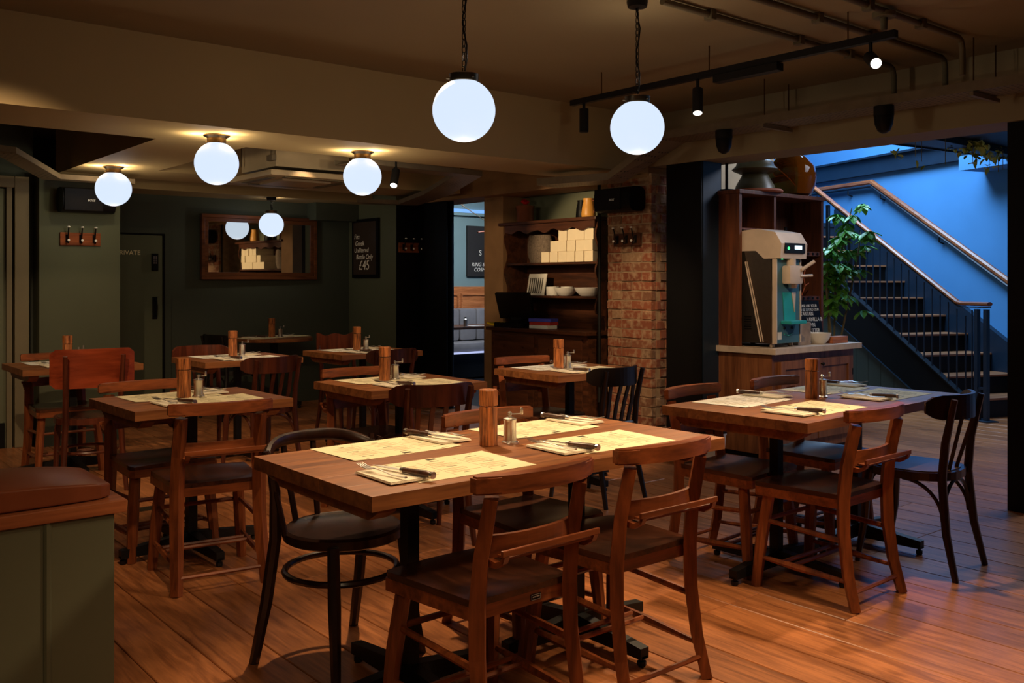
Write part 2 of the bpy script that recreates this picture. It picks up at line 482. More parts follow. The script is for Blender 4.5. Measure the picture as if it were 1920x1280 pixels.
# room shell
struct(bx('ceiling', 'ceil', (-2.5, -2.0, 2.65), (5.6, 9.6, 2.8)))
struct(bx('wall_rear', 'green', (-2.5, -2.15, 0), (5.9, -2.0, 2.8)))
struct(bx('wall_far_left', 'green', (-2.65, -2.0, 0), (-2.5, 9.6, 2.8)))
struct(bx('wall_left', 'green', (1.81, 8.15, 0), (2.43, 9.47, 2.19)))                # pier with the coat rack
struct(bx('wall_back', 'greend', (1.75, 9.47, 0), (5.62, 9.6, 2.65)))
struct(bx('wall_corner', 'green', (5.35, 8.47, 0), (5.62, 9.47, 2.65)))               # carries the framed blackboard
struct(bx('wall_side', 'greend', (-2.5, 8.36, 0), (1.81, 8.5, 2.65)))
struct(bx('ceiling_beam_front', 'soffit', (-2.5, 5.1, 2.19), (5.6, 5.76, 2.65)))
struct(bx('ceiling_beam_side', 'soffit', (1.93, 5.76, 2.19), (2.5, 8.15, 2.65)))
struct(bx('ceiling_beam_middle', 'soffit', (2.5, 7.45, 2.19), (5.45, 8.1, 2.65)))
struct(bx('ceiling_beam_back', 'soffit', (2.43, 8.95, 2.19), (5.35, 9.47, 2.65)))
struct(bx('ceiling_beam_dresser', 'tan', (5.6, 5.1, 2.16), (6.0, 8.6, 2.65)))
struct(bx('wall_right', 'ceil', (5.6, -2.0, 2.24), (5.95, 5.1, 2.65)))               # bulkhead over the opening
struct(bx('trim_1', 'greend', (5.35, 9.25, 2.0), (4.82, 9.47, 2.19)))                # boxed-in service run by the corner
for k, (a, b) in enumerate((((2.43, 9.455, 0), (5.35, 9.47, 0.14)), ((1.81, 8.138, 0), (2.43, 8.15, 0.16)))):
    struct(bx('baseboard_%s' % ('back', 'left')[k], 'greend', a, b))
# tan plaster pier and wall behind the dresser
struct(bx('wall_pier', 'tan', (5.75, 7.15, 0), (6.1, 7.45, 2.16)))
struct(bx('wall_alcove', 'greenp', (6.1, 5.15, 0), (6.22, 7.45, 2.65)))
# brick pillar
pillar = struct(bx('wall_brick_pillar', 'mortar', (5.606, 5.076, 0), (6.0, 5.56, 2.19)))
bricks = []
def brick(name, sx, sy, sz, seed):
    mb = MB(); mb.box((-sx / 2, -sy / 2, -sz / 2), (sx / 2, sy / 2, sz / 2), 0.004)
    r = random.Random(seed)
    for v in mb.bm.verts: v.co += Vector((r.uniform(-.003, .003), r.uniform(-.003, .003), r.uniform(-.002, .002)))
    o = mb.build('brick', 'brick', pillar); me = o.data
    bpy.data.objects.remove(o); return me
st = [brick('b', 0.05, 0.212, 0.067, k) for k in range(4)]
hd = [brick('b', 0.05, 0.100, 0.067, 10 + k) for k in range(4)]
ex = [brick('b', 0.212, 0.05, 0.067, 20 + k) for k in range(3)]
eh = [brick('b', 0.100, 0.05, 0.067, 30 + k) for k in range(3)]
rows = 28; ch = 2.18 / rows
def putb(me, loc):
    o = bpy.data.objects.new('brick', me); col.objects.link(o); o.parent = pillar; o.location = loc
    o.rotation_euler = (0, 0, random.uniform(-.012, .012))
for k in range(rows):
    z = ch * (k + 0.5)
    seq = (0.100, 0.212, 0.100, 0.045) if k % 2 else (0.212, 0.100, 0.155)
    y = 5.07
    for ln in seq:
        me = random.choice(st if ln > 0.15 else hd)
        if ln in (0.045, 0.155): 
            ln2 = ln
        o = bpy.data.objects.new('brick', me); col.objects.link(o); o.parent = pillar
        o.scale = (1, ln / (0.212 if ln > 0.15 else 0.100), 1)
        o.location = (5.625 + random.uniform(-.004, .004), y + ln / 2, z); o.rotation_euler = (0, 0, random.uniform(-.012, .012))
        y += ln + 0.011
    x = 5.662 if k % 2 == 0 else 5.71
    for ln in ((0.100, 0.212) if k % 2 == 0 else (0.212, 0.056)):
        me = random.choice(ex if ln > 0.15 else eh)
        o = bpy.data.objects.new('brick', me); col.objects.link(o); o.parent = pillar
        o.scale = (ln / (0.212 if ln > 0.15 else 0.100), 1, 1)
        o.location = (x + ln / 2, 5.095 + random.uniform(-.004, .004), z); x += ln + 0.011
# black steel columns (I-section)
def column(name, x0, y0, x1, y1, h, m, web=None):
    mb = MB(); t = 0.014; ym = (y0 + y1) / 2
    mb.box((x0, y0, 0), (x0 + t, y1, h)); mb.box((x1 - t, y0, 0), (x1, y1, h)); mb.box((x0 + t, ym - 0.006, 0), (x1 - t, ym + 0.006, h))
    mb.box((x0 - 0.02, y0 - 0.02, 0), (x1 + 0.02, y1 + 0.02, 0.015))
    return struct(mb.build(name, m))
column('steel_column', 5.62, 4.58, 5.86, 4.93, 2.24, 'black')
struct(bx('blue_light_sheet', 'bluesteel', (5.634, 4.574, 0.016), (5.846, 4.58, 2.24)))  # thin blue sheet painting the stairwell's blue light on the column side
column('steel_column', 5.62, 7.92, 5.70, 8.3, 2.16, 'black')
struct(bx('trim_8', 'bluesteel', (5.70, 7.925, 0), (5.715, 7.98, 2.16)))
struct(bx('darkening_sheet', 'black', (5.352, 8.455, 0), (5.62, 8.469, 2.16)))  # thin black sheet added over the corner wall's end face to darken it
struct(bx('trim_3', 'black', (5.62, 8.3, 0), (5.86, 8.62, 2.65)))
struct(bx('steel_post', 'black', (5.64, 2.24, 0), (5.76, 2.36, 2.24)))
# door with frame at far left
d1 = struct(MB().box((1.0, 8.30, 0), (1.60, 8.34, 2.06)).build('door_1', 'greenp'))
fr = MB(); fr.box((1.60, 8.27, 0), (1.64, 8.36, 2.10)); fr.box((1.655, 8.25, 0), (1.76, 8.36, 2.16), 0.006); fr.box((0.9, 8.25, 2.07), (1.655, 8.36, 2.16), 0.006)
fr.build('door_frame', 'frame_paint', d1)
MB().box((1.48, 8.285, 0), (1.59, 8.3, 0.2)).build('kick_block', 'black', d1)
# private door
d2 = struct(MB().box((2.44, 9.435, 0), (3.22, 9.47, 1.78)).build('door_2', 'green'))
f2 = MB(); f2.box((3.225, 9.43, 0), (3.245, 9.47, 1.80)); f2.box((2.44, 9.43, 1.785), (3.225, 9.47, 1.80)); f2.build('door_gap', 'black', d2)
f3 = MB(); f3.box((3.245, 9.44, 0), (3.31, 9.47, 1.86)); f3.box((2.44, 9.44, 1.80), (3.245, 9.47, 1.86)); f3.build('door_frame', 'greend', d2)
text('lettering', 'PRIVATE', 0.062, 'gold', d2, face_negY(2.775, 9.433, 1.585), 0.001)
lk = MB(); lk.box((3.11, 9.40, 1.43), (3.17, 9.435, 1.60), 0.006).build('keypad_lock', 'black', d2)
lk2 = MB()
for r in range(4):
    for c in range(2): lk2.box((3.12 + c * .022, 9.396, 1.50 + r * .02), (3.134 + c * .022, 9.401, 1.513 + r * .02))
lk2.build('keypad_button', 'steel', d2)
pl = MB(); pl.tube([(3.145, 9.43, 0.98), (3.145, 9.39, 1.0), (3.145, 9.38, 1.06), (3.145, 9.39, 1.12), (3.145, 9.43, 1.14)], 0.011, 8)
pl.box((3.12, 9.425, 0.95), (3.17, 9.437, 1.17), 0.004); pl.build('door_handle', 'black', d2)

# ---------------- room beyond the stairs opening
P0 = Vector((9.125, 4.155, 0)); U = Vector((0.348, 0.9375, 0)); V = Vector((0.9375, -0.348, 0))
srot = math.atan2(U.x, U.y)  # clockwise from +Y
smat = Matrix.Translation(P0) @ Matrix.Rotation(-srot, 4, 'Z')   # local x = across, y = up the run


def sbuild(mb, name, m, parent=None, smooth=False):
    if parent is None: mb.mat(smat)
    return mb.build(name, m, parent, smooth)


struct(sbuild(MB().box((0.97, -6.0, 0), (1.12, 6.5, 4.4)), 'wall_stair', 'blue'))
struct(sbuild(MB().box((-.9, 4.6, 0), (1.1, 4.75, 4.4)), 'wall_stair_end', 'blue'))
struct(bx('wall_alcove_back', 'tan', (6.22, 6.3, 0), (9.0, 6.42, 3.2)))
struct(bx('wall_bar', 'greend', (5.9, -2.2, 0), (13.0, -2.0, 4.4)))
# channel along the blue wall
cm = MB(); cm.box((0.90, -6.0, 2.66), (0.97, 6.0, 2.69)); cm.box((0.955, -6, 2.69), (0.97, 6, 2.86)); cm.box((0.90, -6.0, 2.86), (0.97, 6.0, 2.885))
struct(sbuild(cm, 'trim_4', 'bluesteel'))
# gallery deck and its boxed duct, upper right
gal = struct(MB().prism([(7.3, 4.36), (7.3, 2.2), (9.6, 2.2), (9.9, 4.07)], 2.56, 2.66).build('gallery_deck', 'black'))
struct(MB().prism([(7.3, 4.375), (7.3, 4.362), (9.9, 4.072), (9.9, 4.085)], 2.545, 2.68).build('trim_10', 'bluesteel'))
struct(sbuild(MB().box((0.62, 0.0, 2.50), (0.968, 0.78, 2.655)), 'trim_5', 'blue'))
# stair
stair = thing('staircase', 'dark steel staircase with oak treads rising to the left along the blue wall', 'staircase', P0, -srot)
rise, run = 0.19, 0.317
NS = 10
for k in range(NS):
    y = run * k; z = rise * (k + 1)
    MB().box((0.0, y - 0.02, z - 0.02), (0.90, y + run + 0.012, z), 0.003).build('tread', 'tread', stair)
    MB().box((0.0, y - 0.001, z - rise), (0.90, y + 0.012, z - 0.02)).build('riser', 'black', stair)
MB().box((0.0, run * NS - 0.02, rise * NS + rise - 0.05), (0.96, run * NS + 1.3, rise * NS + rise)).build('landing', 'bluesteel', stair)
MB().box((0.0, run * NS, rise * NS), (0.9, run * NS + 0.012, rise * NS + rise - 0.05)).build('riser', 'bluesteel', stair)
sl = rise / run
yt = run * NS
sp = MB(); sp.prism([(-0.12, 0.0), (0.37, 0.0), (yt, .18 + (yt - .7) * .55), (yt, yt * .605 + 0.17), (-0.12, 0.10)], -0.03, 0.0, 'YZ'); sp.build('stringer', 'black', stair)
se = MB(); se.prism([(-0.12, 0.098), (yt, yt * .605 + 0.168), (yt, yt * .605 + 0.182), (-0.12, 0.112)], -0.055, 0.012, 'YZ'); se.build('stringer_edge', 'blackm', stair)
sb = MB(); sb.prism([(0.385, 0.0), (0.40, 0.0), (yt, .18 + (yt - .7) * .55), (yt, .168 + (yt - .7) * .55)], -0.05, -0.03, 'YZ'); sb.build('stringer_edge', 'blackm', stair)
sw = MB(); sw.prism([(-0.3, 0.0), (0.1, 0), (yt, yt * sl - 0.05), (yt, yt * sl + 0.42), (-0.3, 0.27)], 0.90, 0.968, 'YZ'); sw.build('wall_stringer', 'bluesteel', stair)
# railing
def hz(y): return 1.04 + (y - .13) * sl
bal_y = [0.05 + 0.108 * i for i in range(29)]
for y in bal_y:
    MB().tube([(-0.015, y, max(0.17, 0.15 + y * sl)), (-0.015, y, hz(y))], 0.0075, 6).build('baluster', 'bluesteel', stair)
MB().box((-0.035, 2.10, 0.12 + 2.1 * sl), (0.005, 2.13, hz(2.1)), 0).build('post', 'black', stair)
for y in (-0.20, -0.09):
    MB().box((-0.035, y - 0.02, 0.0), (0.005, y + 0.02, 1.06)).build('newel_post', 'bluesteel', stair)
MB().box((-0.09, -0.27, 0), (0.06, -0.02, 0.012)).build('base_plate', 'bluesteel', stair)
for z in (0.30,): MB().box((-0.03, -0.20, z), (0.0, -0.09, z + 0.02)).build('newel_bracket', 'bluesteel', stair)
for y in (-0.03,): MB().tube([(-0.015, y, 0.1), (-0.015, y, 1.05)], 0.0075, 6).build('baluster', 'bluesteel', stair)
hr = MB(); hr.tube([(-0.015, -0.24, 1.11), (-0.015, 0.09, 1.11), (-0.015, 0.15, 1.122), (-0.015, yt, 1.11 + (yt - .13) * sl)], 0.034, 8, (0.62, 1.0), up=(0, 0, 1)); hr.build('handrail', 'rail', stair)
hu = MB(); hu.tube([(-0.015, -0.24, 1.078), (-0.015, 0.09, 1.078), (-0.015, 0.15, 1.09), (-0.015, yt, 1.078 + (yt - .13) * sl)], 0.022, 4, (0.3, 1.0), up=(0, 0, 1)); hu.build('handrail_bar', 'bluesteel', stair)
# wall handrail
wr = thing('wall_handrail', 'oak handrail on brackets following the stair up the blue wall', 'handrail', P0, -srot)
z0 = 1.30
pts = [(0.90, -0.6, z0 - 0.6 * 0.603 - 0.21), (0.90, 2.46, 2.56), (0.90, 4.55, 2.56)]
MB().tube(pts, 0.038, 8, (0.85, 0.9), up=(0, 0, 1)).build('rail', 'rail', wr)
MB().tube([(p[0], p[1], p[2] - 0.05) for p in pts], 0.026, 6, (0.7, 0.9), up=(0, 0, 1)).build('rail_bar', 'bluesteel', wr)
for y in (0.2, 1.35, 2.3, 2.9):
    z = min(2.56, 1.077 + y * 0.603) - 0.07
    MB().tube([(0.90, y, z), (0.90, y, z - 0.05), (0.965, y, z - 0.07)], 0.009, 6).build('bracket', 'black', wr)
# panelling under the stair
up_ = thing('under_stair_panelling', 'dark green boarded panel closing the space under the stair', 'panelling', P0, -srot)
for k in range(9):
    y0, y1 = 0.62 + k * 0.2, 0.62 + k * 0.2 + 0.194
    def zz(y): return .15 + (y - .7) * .55
    MB().prism([(y0, 0), (y1, 0), (y1, zz(y1)), (y0, zz(y0))], -0.022, -0.01, 'YZ').build('board', 'greend', up_)

# ---------------- second dining room seen past the columns
struct(bx('wall_second_room', 'teal', (6.4, 11.0, 0), (9.4, 11.12, 3.0)))
struct(bx('ceiling_second_room', 'bluesteel', (5.9, 7.5, 2.62), (9.4, 11.0, 2.75)))
struct(bx('trim_6', 'led', (6.4, 10.94, 2.33), (9.4, 10.99, 2.375)))
struct(bx('trim_7', 'teal', (6.4, 10.90, 2.28), (9.4, 11.0, 2.32)))
wp = thing('wall_panelling', 'orange oak wall panel behind the grey banquette in the room beyond', 'panelling', (7.95, 10.95, 0))
MB().box((-1.3, 0, 0.5), (1.4, 0.04, 1.25), 0.004).build('backing', 'panelwood', wp)
for k in range(4):
    x = -1.25 + k * 0.66
    fm = MB(); fm.box((x, -0.015, 1.12), (x + 0.62, 0.0, 1.15)); fm.box((x, -0.015, 0.72), (x + 0.62, 0.0, 0.75)); fm.box((x, -0.015, 0.75), (x + 0.03, 0, 1.12)); fm.box((x + .59, -0.015, 0.75), (x + .62, 0, 1.12))
    fm.build('panel_moulding', 'panelwood', wp)
bq = thing('banquette', 'grey buttoned leather banquette beneath the orange oak panel', 'bench', (7.95, 10.55, 0))
for k in range(9):
    MB().box((-1.3 + k * 0.3, 0.18, 0.48), (-1.3 + k * 0.3 + 0.296, 0.38, 0.94), 0.05).build('back_pad', 'greybanq', bq, True)
MB().box((-1.3, -0.25, 0.36), (1.4, 0.2, 0.48), 0.03).build('seat_pad', 'greybanq', bq, True)
MB().box((-1.3, -0.2, 0.0), (1.4, 0.35, 0.33)).build('plinth', 'black', bq)
MB().box((-1.3, -0.27, 0.335), (1.4, -0.24, 0.36)).build('light_strip', 'led2', bq)
t2 = thing('dining_table', 'dark table end in front of the grey banquette in the room beyond', 'table', (7.25, 9.75, 0))
MB().box((-0.5, -0.3, 0.72), (0.5, 0.3, 0.75), 0.004).build('tabletop', 'dresser', t2)
MB().box((0.30, -0.04, 0.02), (0.38, 0.04, 0.72)).build('post', 'iron', t2)
MB().box((0.1, -0.25, 0.0), (0.58, 0.25, 0.02)).build('base', 'iron', t2)
tm = MB(); tm.lathe([(0.026, 0), (0.026, 0.09), (0.014, 0.1), (0.014, 0.12)], (7.12, 9.62, 0.75)); tag(tm.build('salt_mill', 'steel', None, True), 'small steel mill on the dark table before the grey banquette', 'mill')
tag(MB().box((7.17, 9.56, 0.75), (7.42, 9.72, 0.756)).build('napkin', 'white'), 'white napkin on the dark table before the grey banquette', 'napkin')
cb = thing('chalkboard', 'large blackboard with chalk writing on the grey wall of the room beyond', 'sign', (8.2, 10.975, 1.77))
MB().box((-0.05, -0.02, -0.37), (0.65, 0.02, 0.37), 0.003).build('board', 'board', cb)
text('chalk_letters', 'S', 0.11, 'chalk', cb, face_negY(0.155, -0.022, -0.06))
text('chalk_writing', 'RING &\n  COSMO', 0.075, 'chalk', cb, face_negY(0.02, -0.022, -0.22), shear=0.2)
tie = MB(); tie.tube([(7.0, 9.2, 1.93), (8.7, 10.2, 2.12)], 0.010, 6); tag(tie.build('tie_rod', 'terracotta'), 'thin rusty rod crossing the view into the room beyond', 'rod')
tie = MB(); tie.tube([(7.2, 9.9, 2.36), (8.8, 10.6, 1.90)], 0.006, 6); tag(tie.build('suspension_wire', 'galv'), 'thin grey wire slanting down in the room beyond', 'wire')

# ================================================================== TABLES
def feet(mb, x, y, r=0.34, h=0.0):
    for a in range(4):
        c, s = math.cos(a * PI / 2), math.sin(a * PI / 2)
        def T(l, wd, z): return (x + c * l - s * wd, y + s * l + c * wd, z)
        wv = 0.022
        vs = [mb.bm.verts.new(T(*q)) for q in ((0.02, -wv, 0.03), (0.02, wv, 0.03), (0.02, wv, 0.10), (0.02, -wv, 0.10), (r, -wv * .9, 0.030), (r, wv * .9, 0.030), (r, wv * .9, 0.068), (r, -wv * .9, 0.068))]
        for f in ((0, 1, 2, 3), (7, 6, 5, 4), (0, 4, 5, 1), (1, 5, 6, 2), (2, 6, 7, 3), (3, 7, 4, 0)): mb.bm.faces.new([vs[i] for i in f])
        c0 = Vector(T(r - 0.014, 0, 0))
        mb.lathe([(0.012, 0.0), (0.016, 0.006), (0.016, 0.02), (0.008, 0.022), (0.008, 0.04)], c0, 8)
        mb.box(c0 + Vector((-.014, -.014, .03)), c0 + Vector((.014, .014, .04)))


def make_table(w, d, posts, th=0.042):
    t = thing('dining_table', '', 'table')
    n = 5; pw = d / n
    for k in range(n):   # glued staves of the top
        MB().box((-w / 2, -d / 2 + k * pw + 0.0004, 0.75 - th), (w / 2, -d / 2 + (k + 1) * pw - 0.0004, 0.75), 0.0006).build('tabletop_stave', 'top', t)
    for sx in (-1, 1):
        b = MB(); x0 = sx * (w / 2 - 0.075); l = d / 2 - 0.045
        b.prism([(-l, 0.708), (-l, 0.69), (-l + 0.05, 0.662), (l - 0.05, 0.662), (l, 0.69), (l, 0.708)], x0 - 0.03, x0 + 0.03, 'YZ')
        b.build('batten', 'top', t)
    for px in posts:
        MB().box((px - 0.022, -0.022, 0.06), (px + 0.022, 0.022, 0.70)).build('post', 'iron', t)
        MB().box((px - 0.15, -0.15, 0.696), (px + 0.15, 0.15, 0.708)).build('top_plate', 'iron', t)
        f = MB(); feet(f, px, 0); f.build('foot_base', 'iron', t)
    return t


TG = 'wooden dining tables on black iron bases'
TA = (2.03, 2.525, 0.0); TE = (4.035, 2.56, 0.045)
big = make_table(1.49, 0.745, (-0.383, 0.35))
put(big, (TA[0], TA[1], 0), TA[2], 'large four-place wooden table nearest the camera, in the front', TG)
big2 = dup(big, (TE[0], TE[1], 0), TE[2], 'large four-place wooden table on the right, by the oak counter and stairs', TG)
small = make_table(0.763, 0.637, (0.0,))
SM = {'B': (1.69, 4.54, 0.03, 'small two-place wooden table at left behind the leather cushioned bench end', 'left table'),
      'C': (2.897, 4.538, 0.0, 'small two-place wooden table in the centre, just behind the front table', 'centre table'),
      'D': (4.19, 4.51, -0.01, 'small two-place wooden table in front of the dark dresser and brick pillar', 'table by the dresser'),
      'F': (2.88, 6.79, 0.02, 'small two-place wooden table in the back row, below the mirror', 'back table below the mirror'),
      'G': (3.96, 6.78, 0.02, 'small two-place wooden table in the back row, below the framed blackboard', 'back table below the blackboard'),
      'H': (1.765, 6.99, 0.0, 'small two-place wooden table at far left, before the coat rack wall', 'far left table')}
for k, (x, y, r, lb, _) in SM.items(): put(small, (x, y, 0), r, lb, TG)
rt = thing('round_table', 'round wooden table in the dim back corner below the mirror', 'table', (4.2, 8.98, 0))
MB().lathe([(0.385, 0.715), (0.39, 0.72), (0.39, 0.745), (0.385, 0.75)], n=48).build('tabletop', 'top', rt, True)
MB().box((-0.03, -0.03, 0.05), (0.03, 0.03, 0.715)).build('post', 'iron', rt)
f = MB(); feet(f, 0, 0, 0.3); f.build('foot_base', 'iron', rt)

# ================================================================== CHAIRS
def lerp(a, b, t): return a + (b - a) * t


def church_chair():
    t = thing('church_chair', '', 'chair')
    # saddle seat
    mb = MB(); N = 12; top = []; bot = []
    for j in range(N + 1):
        v = j / N; y = lerp(-0.19, 0.21, v); hw = lerp(0.185, 0.215, v)
        if v > 0.93: hw -= 0.02
        rt_, rb_ = [], []
        for i in range(N + 1):
            u = -1 + 2 * i / N; x = hw * u
            ez = 0.456 - 0.014 * math.exp(-((v - 0.42) / 0.32) ** 2) * (1 - abs(u) ** 3) + 0.006 * (v ** 3) * (1 - u * u) - 0.012 * max(0, v - 0.9) * 10 * 0.5
            rt_.append(mb.bm.verts.new((x, y, ez))); rb_.append(mb.bm.verts.new((x, y, 0.436)))
        top.append(rt_); bot.append(rb_)
    for j in range(N):
        for i in range(N):
            mb.bm.faces.new((top[j][i], top[j][i + 1], top[j + 1][i + 1], top[j + 1][i]))
            mb.bm.faces.new((bot[j][i], bot[j + 1][i], bot[j + 1][i + 1], bot[j][i + 1]))
    for j in range(N):
        mb.bm.faces.new((top[j][0], top[j + 1][0], bot[j + 1][0], bot[j][0])); mb.bm.faces.new((top[j + 1][N], top[j][N], bot[j][N], bot[j + 1][N]))
    for i in range(N):
        mb.bm.faces.new((top[0][i + 1], top[0][i], bot[0][i], bot[0][i + 1])); mb.bm.faces.new((top[N][i], top[N][i + 1], bot[N][i + 1], bot[N][i]))
    so = mb.build('seat', 'seat', t, True)
    MB().prism([(-0.184, -0.189), (0.184, -0.189), (0.213, 0.19), (0.193, 0.209), (-0.193, 0.209), (-0.213, 0.19)], 0.398, 0.4355).build('seat_frame', 'churchx', t)
    for s in (-1, 1):
        b = MB(); P = [(s * .19, -.262, 0), (s * .182, -.225, .14), (s * .177, -.203, .30), (s * .175, -.20, .44), (s * .172, -.214, .58), (s * .168, -.252, .745)]
        b.tube(P, [.025, .028, .030, .031, .029, .027], 4, (1.0, 1.0), up=(1, 1, 0)); b.build('rear_leg', 'church', t)
        b = MB(); b.tube([(s * .172, .150, .41), (s * .190, .175, .22), (s * .205, .195, 0)], [.025, .027, .022], 8); b.build('front_leg', 'church', t, True)
        b = MB(); b.tube([(s * .200, .190, .13), (s * .19, .0, .12), (s * .182, -.225, .11)], [.008, .0155, .008], 6); b.build('stretcher', 'church', t, True)
        b = MB(); b.tube([(s * .185, .170, .29), (s * .180, -.205, .27)], [.010, .012], 6); b.build('stretcher', 'church', t, True)
    for y in (0.02, 0.075):
        MB().tube([(-.188, y, .125), (.188, y, .125)], .009, 6).build('stretcher', 'churchx', t, True)
    MB().tube([(-.187, -.245, .07), (.187, -.245, .07)], .009, 6).build('stretcher', 'churchx', t, True)
    MB().tube([(-.187, .174, .285), (.187, .174, .285)], .010, 6).build('stretcher', 'churchx', t, True)
    xs = [-.222 + .444 * i / 14 for i in range(15)]
    yc = lambda x: -.285 + .9 * x * x
    pl_ = []
    for i in range(15): pl_.append((xs[i], yc(xs[i]) - .021 * (1 if 0 < i < 14 else .6)))
    for i in range(14, -1, -1): pl_.append((xs[i], yc(xs[i]) + .021 * (1 if 0 < i < 14 else .6)))
    tb = MB(); tb.prism(pl_, .757, .806)
    bmesh.ops.bevel(tb.bm, geom=[e for e in tb.bm.edges if abs(e.verts[0].co.z - e.verts[1].co.z) < 1e-5], offset=.005, segments=2, affect='EDGES')
    tb.build('top_rail', 'churchx', t, True)
    xs = [-.172 + .344 * i / 10 for i in range(11)]
    MB().curved(xs, lambda x: -.245 + 1.2 * x * x, .574, .634, .014).build('back_rail', 'churchx', t)
    # hymn book shelf behind the back
    sh = MB(); sh.box((-.165, -.296, .592), (.205, -.286, .609), .002)
    sh.build('book_ledge', 'churchx', t)
    for s in (-1, 1):
        b = MB(); b.prism([(-.222, .574), (-.222, .552), (-.258, .554), (-.288, .573), (-.296, .591), (-.286, .592), (-.276, .578), (-.256, .570)], s * (.150 if s < 0 else .188) - .009, s * (.150 if s < 0 else .188) + .009, 'YZ'); b.build('ledge_bracket', 'churchx', t)
    MB().box((-.14, -.286, .580), (.18, -.242, .586)).build('book_shelf', 'churchx', t)
    return t


MAKER = True
CG = 'chapel chairs with a book ledge on the back'
cc = church_chair()
for x, y, r, lb in (
    (1.70, 2.22, 0.03, 'red-brown chapel chair with book ledge, nearest the camera at the front table'),
    (2.29, 2.26, 0.0, 'red-brown chapel chair pushed in at the right near side of the front table'),
    (2.30, 2.71, PI, 'red-brown chapel chair on the far side of the front table, seat under the tabletop'),
    (3.61, 2.28, 0.02, 'red-brown chapel chair on the near side of the right four-place table'),
    (3.64, 2.76, PI + .08, 'red-brown chapel chair at the far left of the right table'),
    (4.30, 2.75, PI + .05, 'dark chapel chair on the far side of the right table, before the cupboard'),
    (1.62, 4.15, -0.14, 'chapel chair with its back to the camera at the left table behind the bench end'),
    (1.60, 4.72, PI + .02, 'chapel chair on the far side of the left table, facing the camera'),
    (2.82, 4.68, PI, 'chapel chair on the far side of the centre table, its seat rail under the tabletop'),
    (4.12, 4.70, PI - .1, 'brightly lit orange chapel chair on the far side of the table by the dresser'),
    (1.73, 7.10, PI, 'orange lit chapel chair behind the far left table, beside the door frame')):
    put(cc, (x, y, 0), r, lb, CG)


pm_ = MB(); pm_.box((.030, -.1915, .408), (.068, -.189, .426)); pm_.build('maker_plate', 'black', cc)['label'] = 'small dark maker plate with pale border'
pm_ = MB()
for a_, b_ in (((.0315, .4235), (.0665, .4245)), ((.0315, .4095), (.0665, .4105)), ((.0315, .4095), (.0325, .4245)), ((.0655, .4095), (.0665, .4245)), ((.036, .4165), (.047, .4195)), ((.050, .4165), (.062, .4195))): pm_.box((a_[0], -.1922, a_[1]), (b_[0], -.1912, b_[1]))
pm_.build('plate_marking', 'whiteprint', cc)


